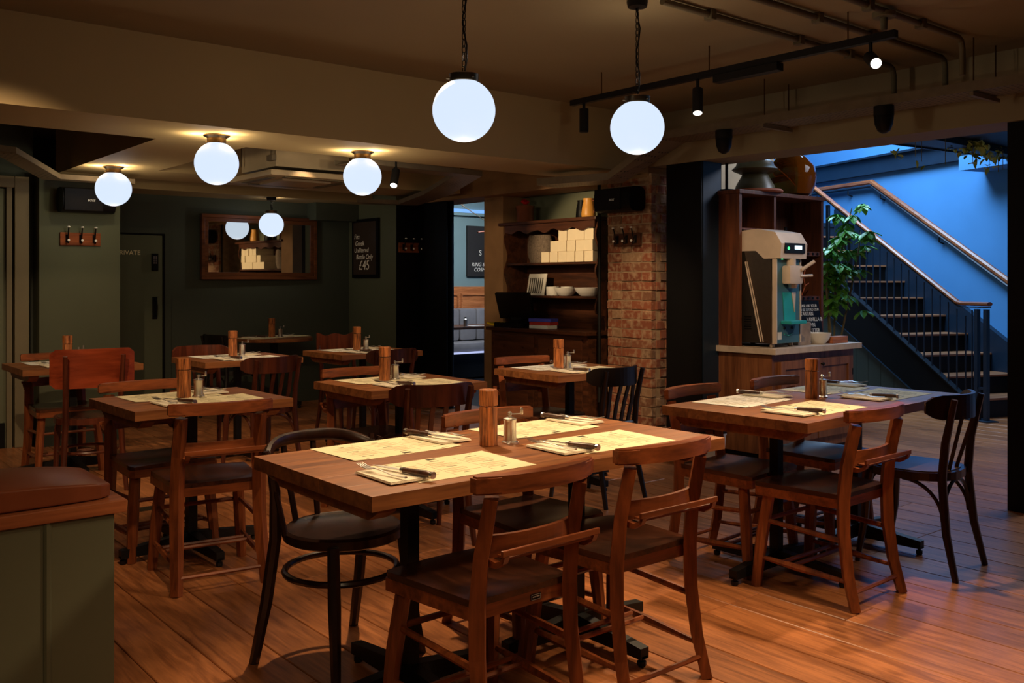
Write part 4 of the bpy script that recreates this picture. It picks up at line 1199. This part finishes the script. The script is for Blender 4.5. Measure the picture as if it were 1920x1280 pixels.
def speaker(label, mtx):
    t = thing('wall_speaker', label, 'speaker', group='black wall speakers'); t.matrix_world = mtx
    b = MB(); n_ = 20; prof = []
    for k in range(n_):
        a = 2 * PI * k / n_; prof.append((.10 * math.copysign(abs(math.cos(a)) ** .6, math.cos(a)) - .13, .10 * math.copysign(abs(math.sin(a)) ** .6, math.sin(a))))
    b.prism(prof, -.20, .20, 'YZ'); b.build('cabinet', 'black', t, True)
    g = MB(); g.box((-.19, -.236, -.088), (.10, -.226, .088), .004).build('grille', 'blackm', t)
    MB().box((-.06, -.05, -.03), (.06, 0.0, .03)).build('wall_bracket', 'blackm', t)
    text('logo', 'BOSE', .024, 'whiteprint', t, face_negY(-.02, -.238, -.012), .0006, shear=.3)
    return t


speaker('black loudspeaker on the green wall above the far left coat rack', Matrix.Translation((2.13, 8.15, 1.975)))
speaker('black loudspeaker bracketed to the top of the brick pillar', Matrix.Translation((5.62, 5.325, 1.985)) @ Matrix.Diagonal((.94, 1, 1, 1)) @ Matrix.Rotation(-PI / 2, 4, 'Z'))

# ================================================================== DRESSER
dr = thing('dresser', 'dark oak dresser with scalloped plate rack against the alcove wall', 'dresser', (0, 0, 0))
MB().box((5.60, 5.80, .06), (6.08, 7.14, .85)).build('lower_carcass', 'dresser', dr)
MB().box((5.63, 5.83, 0), (6.08, 7.11, .06)).build('plinth', 'dresser', dr)
MB().box((5.55, 5.77, .855), (6.08, 7.17, .888), .005).build('worktop', 'dresser', dr)
for k in range(2):
    y0 = 5.86 + .64 * k
    d_ = MB().box((5.585, y0, .60), (5.60, y0 + .58, .82), .004).build('drawer', 'dresser', dr)
    for yy in (.15, .43): MB().lathe([(.008, 0), (.009, .015), (.018, .022), (.012, .03)], (5.585, y0 + yy, .71), 12, 'X').mat(Matrix.Identity(4)).build('knob', 'dresser', d_, True)
    d_ = MB().box((5.585, y0, .10), (5.60, y0 + .58, .57), .004).build('door', 'dresser', dr)
    fm = MB(); fm.box((5.578, y0 + .08, .17), (5.585, y0 + .50, .50), .003); fm.build('door_panel', 'dresser', d_)
XF, XB = 5.76, 6.07
MB().box((XB - .02, 5.88, .888), (XB, 7.16, 1.88)).build('back_board', 'dresser', dr)
for y in (5.87, 7.15):
    q = []
    for k in range(33):
        z = .888 + (1.86 - .888) * k / 32
        q.append((XF + .02 + .022 * math.sin(k / 32 * 2 * PI * 3 + .8) + (.09 if k < 5 else 0), z))
    b = MB(); a_ = [(XB, .888)] + q + [(XB, 1.86)]
    b.prism([(x, z) for x, z in a_], y - .01, y + .01, 'XZ'); b.build('side_panel', 'dresser', dr)
for z in (1.50, 1.19): MB().box((XF + .02, 5.88, z - .02), (XB - .02, 7.14, z), .002).build('shelf', 'dresser', dr)
MB().box((XF - .04, 5.83, 1.865), (XB, 7.19, 1.895), .006).build('cornice', 'dresser', dr)
nn = 48; low = []
for k in range(nn + 1):
    y = 5.88 + 1.26 * k / nn; low.append((y, 1.795 + .018 * math.sin(k / nn * 2 * PI * 5 + .6) * (1 if (k // 5) % 3 else .5)))
b = MB(); b.prism([(5.88, 1.865)] + low + [(7.14, 1.865)], XF, XF + .018, 'YZ'); b.build('scalloped_frieze', 'dresser', dr)
# cartons
bm_ = []
src = MB().box((-.135, -.054, 0), (.135, .054, .0975), .002).build('carton', 'box')
tag(src, '', 'box')
cols = [(6.55, 1), (6.435, 2), (6.32, 3), (6.205, 3), (6.09, 3), (5.975, 3)]
place = 0
nmr = {0: 'lowest', 1: 'second', 2: 'third'}
for ci, (y, nb) in enumerate(cols):
    for k in range(nb):
        lb = 'cream carton, %s up in the %s stack from left on the dresser' % (nmr[k], ('first', 'second', 'third', 'fourth', 'fifth', 'sixth')[ci])
        o = src if place == 0 else src.copy()
        if place: col.objects.link(o)
        place = 1
        o.location = (XF + .150 + (.004 * ((ci + k) % 3)), y, 1.5005 + .0982 * k); o.rotation_euler = (0, 0, .03 * ((ci * 3 + k) % 3 - 1))
        o.scale = (1, 1, 1.0 if ci < 3 else (1.02, 1.04, 1.0)[ci - 3]) if k == nb - 1 else (1, 1, 1)
        o['label'] = lb; o['group'] = 'cream cartons on the dresser'
bk = MB(); bk.lathe([(.13, 0), (.165, .08), (.17, .18), (.15, .26), (.145, .27), (.13, .26)], n=28); o = bk.build('basket', 'basket', None, True); o.location = (5.955, 6.83, 1.501); o.scale = (.5, .95, 1)
tag(o, 'round grey wicker basket on the upper dresser shelf beside the cartons', 'basket')
cd_ = thing('menu_card_stand', 'pale printed card tilted on the middle dresser shelf', 'card', (5.90, 6.84, 1.1905), -PI / 2 - .12)
b = MB(); b.box((-.15, -.004, .0), (.15, .004, .21)); b.mat(Matrix.Rotation(-.18, 4, 'X')).build('card', 'paperw', cd_)
st2 = MB()
for k in range(7): st2.box((-.12 + k * .035, -.0055, .02), (-.105 + k * .035, -.004, .17))
st2.mat(Matrix.Rotation(-.18, 4, 'X')).build('printed_stripe', 'ink', cd_)
def bowl(x, y, z, r, h, label):
    b = MB(); b.lathe([(r * .5, 0), (r * .55, .004), (r * .85, h * .5), (r, h), (r * .96, h), (r * .8, h * .5), (r * .45, .008)], n=28)
    o = b.build('bowl', 'white', None, True); o.location = (x, y, z); tag(o, label, 'bowl', 'white bowls'); return o
bowl(5.86, 6.36, 1.1905, .115, .075, 'white china bowl on the middle dresser shelf, left of two')
bowl(5.86, 6.06, 1.1905, .13, .078, 'white china bowl on the middle dresser shelf, right by the side panel')
cu_ = MB(); cu_.lathe([(.055, 0), (.06, .003), (.062, .085), (.058, .085), (.055, .01)], n=20); o = cu_.build('cup', 'white', None, True); o.location = (5.85, 6.53, 1.1905); tag(o, 'white straight-sided cup beside the bowls on the middle dresser shelf', 'cup')
o = dup(o, (5.985, 6.475, 1.1905), 0, 'white cup standing behind the bowls on the middle dresser shelf')
# till screen and things on the dresser top
pos = thing('till_screen', 'black till touchscreen leaning back on the dresser worktop', 'till', (5.74, 6.88, .889), -PI / 2 + .25)
b = MB(); b.box((-.20, -.02, .09), (.20, .015, .35), .006); b.mat(Matrix.Rotation(.35, 4, 'X') @ Matrix.Translation((0, 0, 0))).build('screen', 'black', pos)
MB().prism([(-.13, 0), (.12, 0), (.10, .05), (.02, .26), (-.02, .26), (-.06, .07), (-.13, .02)], -.06, .06, 'YZ').build('stand', 'blackm', pos)
MB().box((-.19, -.16, 0.0), (.15, -.05, .045), .008).build('base', 'black', pos)
b = MB(); b.box((-.07, -.12, 0), (.07, .12, .02), .006)
bmesh.ops.subdivide_edges(b.bm, edges=list(b.bm.edges), cuts=3, use_grid_fill=True)
for v in b.bm.verts: v.co.z += .03 * math.sin(v.co.y * 22 + v.co.x * 9) ** 2
o = b.build('cloth', 'yellow', None, True); o.location = (5.618, 7.02, .889); o.rotation_euler = (0, 0, .2); tag(o, 'crumpled yellow cloth in front of the till screen', 'cloth')
for k, (m_, dz, dx, lb) in enumerate((('white', 0, 0, 'pale packet at the bottom of the small pile on the dresser worktop'), ('redpk', .031, .01, 'red packet in the middle of the small pile on the dresser worktop'), ('bluepk', .062, .005, 'blue packet on top of the small pile on the dresser worktop'))):
    o = MB().box((-.06, -.13, 0), (.06, .13, .03), .003).build('packet', m_); o.location = (5.72 + dx, 6.52, .8885 + dz); o.rotation_euler = (0, 0, .1 * k); tag(o, lb, 'packet', 'packets on the dresser')
o = bx('napkin_stack', 'white', (5.585, 6.86, .8885), (5.605, 6.98, .90)); tag(o, 'thin white card at the front edge of the dresser worktop', 'card')
# top of dresser
pt = thing('flower_pot', 'brown pot with a red flower on top of the dresser', 'pot', (5.90, 6.99, 1.8955))
MB().lathe([(.075, 0), (.085, .01), (.082, .13), (.092, .15), (.092, .165), (.08, .165), (.07, .14)], n=24).build('pot', 'brownpot', pt, True)
for k in range(7):
    a = k * .9; b = MB(); b.lathe([(.004, -.018), (.018, -.006), (.02, .006), (.004, .02)], (.022 * math.cos(a), .022 * math.sin(a), .205 + .012 * math.sin(k)), 8); b.build('petal', 'red', pt, True)
MB().tube([(0, 0, .12), (0, 0, .2)], .006, 6).build('stem', 'stem', pt)
jg = thing('jug', 'yellow glazed jug on top of the dresser beside the loudspeaker', 'jug', (5.90, 6.10, 1.8955))
jg.scale = (.76, .76, .76)
MB().lathe([(.072, 0), (.082, .01), (.088, .05), (.075, .14), (.062, .20), (.068, .235), (.062, .235), (.055, .2)], n=24).build('body', 'yellowjug', jg, True)
MB().tube([(0, -.066, .21), (0, -.115, .20), (0, -.125, .13), (0, -.085, .06)], .010, 8).build('handle', 'brownpot', jg, True)
jg2 = thing('jug', 'small black jug on top of the dresser between the pots', 'jug', (6.01, 6.30, 1.8955))
MB().lathe([(.05, 0), (.06, .02), (.055, .1), (.042, .16), (.046, .18), (.04, .18)], n=20).build('body', 'black', jg2, True)
MB().tube([(0, -.045, .16), (0, -.09, .14), (0, -.09, .08), (0, -.056, .04)], .008, 8).build('handle', 'black', jg2, True)
pp = MB(); pp.tube([(5.60, 5.66, .3), (5.60, 5.66, 2.16)], .016, 8); tag(pp.build('vertical_conduit', 'blackm', None, True), 'thin black pipe running up between the dresser and the brick pillar', 'pipe')

# ================================================================== COUNTER AND HUTCH
ct = thing('counter_cabinet', 'oak counter cabinet with two panelled doors left of the stairs', 'cabinet', (5.82, 4.07, 0))
MB().box((0.0, .02, .04), (1.10, .60, .785)).build('carcass', 'cab', ct)
MB().box((0.03, .04, 0), (1.07, .58, .04)).build('plinth', 'black', ct)
for k in range(2):
    x0 = .07 + .49 * k
    d_ = MB().box((x0, 0.0, .12), (x0 + .475, .02, .73), .003).build('door', 'cab', ct)
    fr_ = MB(); a, b_, z0, z1 = x0 + .055, x0 + .42, .18, .67
    fr_.box((x0, -.012, .12), (x0 + .055, 0, .73), .002); fr_.box((x0 + .42, -.012, .12), (x0 + .475, 0, .73), .002); fr_.box((a, -.012, .12), (b_, 0, .18), .002); fr_.box((a, -.012, .67), (b_, 0, .73), .002); fr_.build('door_frame', 'cab', d_)
    MB().lathe([(.006, 0), (.007, .014), (.014, .02), (.010, .028)], (x0 + (.445 if k == 0 else .03), -.012, .69), 12, 'Y').build('knob', 'black', d_, True)
    for z in (.24, .58): MB().box((x0 - .006 if k == 0 else x0 + .473, -.015, z), (x0 + .004 if k == 0 else x0 + .483, -.005, z + .05)).build('hinge', 'black', d_)
wt = bx('worktop', 'stone', (5.785, 4.035, .787), (6.96, 4.70, .832), None, .003)
tag(wt, 'pale stone worktop lying on the oak counter cabinet', 'worktop')
hu_ = thing('shelf_hutch', 'open oak shelf unit standing on the stone worktop behind the ice cream machine', 'shelf', (5.82, 4.38, .8325))
MB().box((0, 0, 0), (.03, .31, 1.16)).build('side_panel', 'hutch', hu_)
MB().box((1.10, 0, 0), (1.13, .31, 1.16)).build('side_panel', 'hutch', hu_)
MB().box((-.015, -.015, 1.16), (1.145, .31, 1.19), .003).build('top_board', 'hutch', hu_)
MB().box((.03, .295, 0), (1.10, .31, 1.16)).build('back_board', 'hutch', hu_)
MB().box((.44, .0, .90), (.47, .295, 1.16)).build('divider', 'hutch', hu_)
MB().box((.47, .0, .0), (.49, .295, .90)).build('divider', 'hutch', hu_)
MB().box((.03, .0, .885), (.47, .295, .90)).build('shelf', 'hutch', hu_)
for z in (.70, .335):
    s_ = MB().box((.49, .01, z), (1.10, .295, z + .035)).build('shelf', 'hutch', hu_)
    hb = MB()
    for k in range(9): hb.tube([(.53 + k * .066, .011, z + .0175), (.53 + k * .066, .004, z + .0175)], .011, 10)
    hb.build('peg_hole', 'black', s_)
bt = MB(); bt.lathe([(.035, 0), (.036, .1), (.02, .13), (.012, .15), (.012, .19), (.014, .2)], n=16); o = bt.build('bottle', 'black', None, True); o.location = (6.62, 4.52, 1.5685); tag(o, 'dark bottle on the top right shelf of the oak hutch', 'bottle')
tag(bx('carton', 'tealbook', (6.32, 4.5, 1.7335), (6.40, 4.62, 1.90)), 'teal packet standing in the top of the oak hutch', 'box')
tag(bx('carton', 'terracotta', (6.48, 4.46, 1.5685), (6.60, 4.6, 1.70)), 'brown carton on the upper right shelf of the oak hutch', 'box')
for q in col.objects:
    if q.name.startswith('carton') and q.get('label', '').startswith('teal'): q.location.z = -.165
# twig
tw = MB(); tw.tube([(6.70, 4.42, 1.21), (6.72, 4.40, 1.29), (6.69, 4.40, 1.36), (6.72, 4.40, 1.42)], .005, 6); tw.tube([(6.72, 4.40, 1.29), (6.77, 4.40, 1.31)], .004, 6); tag(tw.build('driftwood_twig', 'terracotta'), 'small crooked brown twig on the hutch shelf behind the machine', 'twig')
# ice cream machine
mc = thing('ice_cream_machine', 'tall steel and blue soft-serve ice cream machine on the stone worktop', 'machine', (5.87, 4.09, .8325))
b = MB(); b.prism([(.02, .03), (.135, .03), (.28, .72), (.05, .72)], 0.0, .31, 'YZ'); b.build('body', 'brushed', mc)
b = MB(); b.prism([(.135, .03), (.45, .03), (.45, .72), (.28, .72)], 0.002, .308, 'YZ'); b.build('rear_casing', 'darksteel', mc)
MB().box((0.0, .0, .03), (.31, .025, .66), .006).build('front_panel', 'machblue', mc)
for x in (-.004, .302): MB().box((x, -.006, .03), (x + .012, .03, .70)).build('edge_trim', 'machwhite', mc)
b = MB(); b.tube([(-.004, .13, .04), (-.004, .27, .64)], .006, 6); b.build('side_trim', 'machwhite', mc)
b = MB(); b.tube([(-.004, .108, .04), (-.004, .255, .64)], .004, 6); b.build('side_trim', 'machwhite', mc)
for k in range(6): MB().box((-.002, .22, .13 + k * .018), (.003, .28, .138 + k * .018)).build('vent_slot', 'black', mc)
b = MB(); b.prism([(-.045, .66), (.10, .66), (.17, .72), (.46, .72), (.46, .865), (.16, .885), (.0, .855), (-.055, .77)], -.01, .32, 'YZ'); b.build('hood', 'machwhite', mc)
b = MB(); b.box((.03, -.060, .70), (.285, -.046, .775), .003); b.mat(Matrix.Translation((0, 0, 0))).build('control_panel', 'black', mc)
MB().box((.15, -.0625, .728), (.24, -.059, .757)).build('display', 'screen', mc)
MB().lathe([(.012, 0), (.012, .004)], (.07, -.060, .735), 14, 'Y').build('power_button', 'greenled', mc)
MB().lathe([(.008, 0), (.006, .006)], (.035, -.03, .652), 10).build('status_light', 'greenled', mc)
MB().box((.07, -.075, .47), (.24, .0, .61), .018).build('dispensing_head', 'machwhite', mc, True)
MB().lathe([(.035, .58), (.035, .66)], (.155, -.025, 0), 16).build('piston_housing', 'machwhite', mc, True)
MB().lathe([(.03, .44), (.04, .47)], (.155, -.04, 0), 16).build('nozzle', 'steel', mc, True)
b = MB(); b.tube([(.21, -.075, .575), (.31, -.12, .64)], .014, 10); b.build('lever', 'machwhite', mc, True)
b = MB(); b.tube([(.20, -.07, .53), (.30, -.11, .535)], .010, 10); b.build('lever', 'machwhite', mc, True)
b = MB(); b.prism([(.08, .41), (.24, .41), (.24, .20), (.10, .20)], -.006, .0, 'XZ'); b.build('drip_recess', 'machteal', mc)
b = MB(); b.prism([(.185, .41), (.235, .41), (.222, .26)], -.012, -.006, 'XZ'); b.build('cone_picture', 'machwhite', mc)
MB().box((.06, -.09, .175), (.26, 0, .20), .005).build('drip_tray', 'machteal', mc)
for x in (.10, .20): MB().lathe([(.012, 0), (.010, .006)], (x, -.004, .145), 12, 'Y').build('bolt', 'black', mc)
MB().box((.02, -.0015, .06), (.07, .0, .115)).build('sticker', 'whiteprint', mc)
b = MB(); b.tube([(.10, -.003, .10), (.15, -.003, .085), (.20, -.003, .10)], .004, 6); b.build('smile_print', 'machteal', mc)
for x in (.04, .27):
    for y in (.06, .40): MB().lathe([(.015, 0), (.02, .005), (.018, .032)], (x, y, 0), 12).build('foot', 'machwhite', mc, True)
tag(bx('stone_block', 'marble', (6.245, 4.15, .8325), (6.415, 4.30, 1.005), None, .003), 'square brown marble block beside the ice cream machine', 'block')
bowl(6.555, 4.17, .8325, .095, .085, 'white bowl on the worktop under the small chalk sign')
tag(bx('wooden_block', 'benchwood', (6.64, 4.10, .8325), (6.86, 4.17, .885), None, .002), 'pale wooden block at the right end of the stone worktop', 'block')
sg2 = thing('counter_sign', 'small black sign with white lettering propped on the worktop', 'sign', (6.68, 4.31, .8325), 0)
b = MB(); b.box((-.165, -.006, .0), (.165, .006, .335), .002); tl = Matrix.Rotation(-.16, 4, 'X'); b.mat(tl).build('board', 'black', sg2)
text('sign_lettering', "PLEASE ASK YOUR\nTO BE SERVED OUR", .032, 'whiteprint', sg2, tl @ face_negY(-.135, -.0075, .285))
text('sign_lettering', "TARTAN\n      VANILLA &\n BROWN\n      BUTTER", .046, 'whiteprint', sg2, tl @ face_negY(-.12, -.0075, .215))
text('sign_lettering', "ICE CREAM", .042, 'whiteprint', sg2, tl @ face_negY(-.09, -.0075, .028))
# things on top of the hutch
dj = thing('demijohn', 'large amber glass demijohn on top of the oak hutch', 'bottle', (6.72, 4.53, 2.0235))
MB().lathe([(.12, 0), (.16, .02), (.19, .09), (.2, .17), (.185, .25), (.13, .32), (.06, .36), (.04, .40), (.04, .45)], n=36).build('glass', 'amber', dj, True)
pb = thing('lidded_pot', 'olive glazed pot with terracotta base on top of the oak hutch', 'pot', (6.22, 4.53, 2.0235))
MB().lathe([(.21, 0), (.22, .01), (.21, .025)], n=32).build('saucer', 'terracotta', pb, True)
MB().lathe([(.16, .025), (.15, .06), (.11, .13), (.10, .15)], n=32).build('lower_bowl', 'olivepot', pb, True)
MB().lathe([(.10, .15), (.17, .18), (.18, .19), (.15, .22), (.14, .25), (.10, .27)], n=32).build('upper_bowl', 'olivepot', pb, True)
ls = thing('lamp_stand', 'thin black stand at the left end of the hutch top', 'stand', (5.90, 4.56, 2.0235))
MB().lathe([(.06, 0), (.065, .006), (.06, .014)], n=20).build('base', 'black', ls, True)
MB().tube([(0, 0, .01), (0, 0, .30)], .012, 8).build('stem', 'black', ls, True)
# white tub on the floor beside the counter
tub = thing('white_tub', 'dirty white plastic tub on the floor beside the oak counter', 'bucket', (5.45, 4.35, 0))
MB().lathe([(.085, 0), (.09, .004), (.105, .21), (.109, .21), (.109, .23), (.1, .23)], n=24).build('tub', 'white', tub, True)
MB().lathe([(.112, .225), (.112, .245), (.05, .25)], n=24).build('lid', 'black', tub, True)

# ================================================================== PLANTS
def leaf_mesh(L, W, m):
    mb = MB(); n_ = 5; rows_ = []
    for k in range(n_ + 1):
        t_ = k / n_; wv = W * math.sin(PI * min(.98, t_ * .92 + .06)) ** .8; z = -.25 * L * t_ * t_
        rows_.append([mb.bm.verts.new((-wv, L * t_, z + .01)), mb.bm.verts.new((0, L * t_, z)), mb.bm.verts.new((wv, L * t_, z + .01))])
    for k in range(n_):
        for i in range(2): mb.bm.faces.new((rows_[k][i], rows_[k][i + 1], rows_[k + 1][i + 1], rows_[k + 1][i]))
    o = mb.build('leaf', m); me = o.data; bpy.data.objects.remove(o); return me


pl = thing('potted_plant', 'tall leafy green plant between the oak hutch and the stairs', 'plant', (7.80, 4.80, 0))
MB().lathe([(.13, 0), (.17, .02), (.20, .30), (.21, .33), (.18, .33), (.17, .28)], n=24).build('pot', 'terracotta', pl, True)
lm = leaf_mesh(.115, .031, 'leaf')
r = random.Random(11)
stems = [[(0, 0, .3), (.03, .02, .8), (.10, .05, 1.3), (.22, .02, 1.78), (.30, 0, 2.02)], [(0, 0, .3), (-.05, 0, .8), (-.10, .02, 1.25), (-.06, .03, 1.7)], [(0, 0, .3), (.06, -.03, .8), (.20, -.04, 1.2), (.36, -.02, 1.55), (.46, 0, 1.80)], [(0, 0, .3), (0, .05, .7), (.02, .08, 1.2), (.05, .05, 1.6)]]
for s_ in stems: MB().tube(s_, [.014] + [.010] * (len(s_) - 2) + [.005], 6).build('stem', 'stem', pl, True)
def leafat(p, par, me, a, tilt, sc_):
    o = bpy.data.objects.new('leaf', me); col.objects.link(o); o.parent = par; o.location = p; o.rotation_euler = (tilt, 0, a); o.scale = (sc_,) * 3
for i in range(64):
    s_ = r.choice(stems); k = r.randrange(2, len(s_)); f_ = r.random()
    a_, b_ = Vector(s_[k - 1]), Vector(s_[k]); p = a_.lerp(b_, f_)
    if i < 4: p = Vector(stems[(0, 2, 0, 2)[i]][-1])
    if p.z < 1.05: p.z = 1.05 + r.random() * .5
    p += Vector((r.uniform(-.10, .12), r.uniform(-.1, .1), r.uniform(-.05, .05)))
    nl = 6; a0 = r.random() * 6
    for q in range(nl): leafat(p, pl, lm, a0 + q * 2 * PI / nl, r.uniform(-.7, -.1), r.uniform(.75, 1.15))
iv = thing('ivy_planter', 'dark trough with trailing pale ivy under the gallery edge', 'plant', (8.55, 3.85, 2.46))
MB().box((-1.4, -.08, .04), (.62, .10, .10), .004).build('trough', 'black', iv)
lv = leaf_mesh(.075, .028, 'leafy')
for i in range(110):
    q = r.random()
    if q < .40: x, z = r.gauss(-.25, .09), r.uniform(.02, .12)
    elif q < .86: x, z = r.gauss(.24, .13), r.uniform(-.02, .13)
    else: x, z = r.choice((-1.3, -1.2, -.80, .02)) + r.gauss(0, .05), r.uniform(-.16, .0)
    leafat((x, r.uniform(-.16, .12), z), iv, lv, r.random() * 6.3, r.uniform(-1.3, .5), r.uniform(.6, 1.15))
for x in (-1.3, -1.2, -.80, -.3, -.2, .02, .2, .3): MB().tube([(x, -.05, .09), (x + .02, -.10, .06), (x + .02, -.10, -.08 - .1 * r.random())], .003, 5).build('vine', 'stem', iv)
tag(bx('floor_plate', 'brushed', (1.75, 5.50, .0), (1.85, 5.60, .003)), 'small square metal floor plate between the bench end and the left table', 'plate')
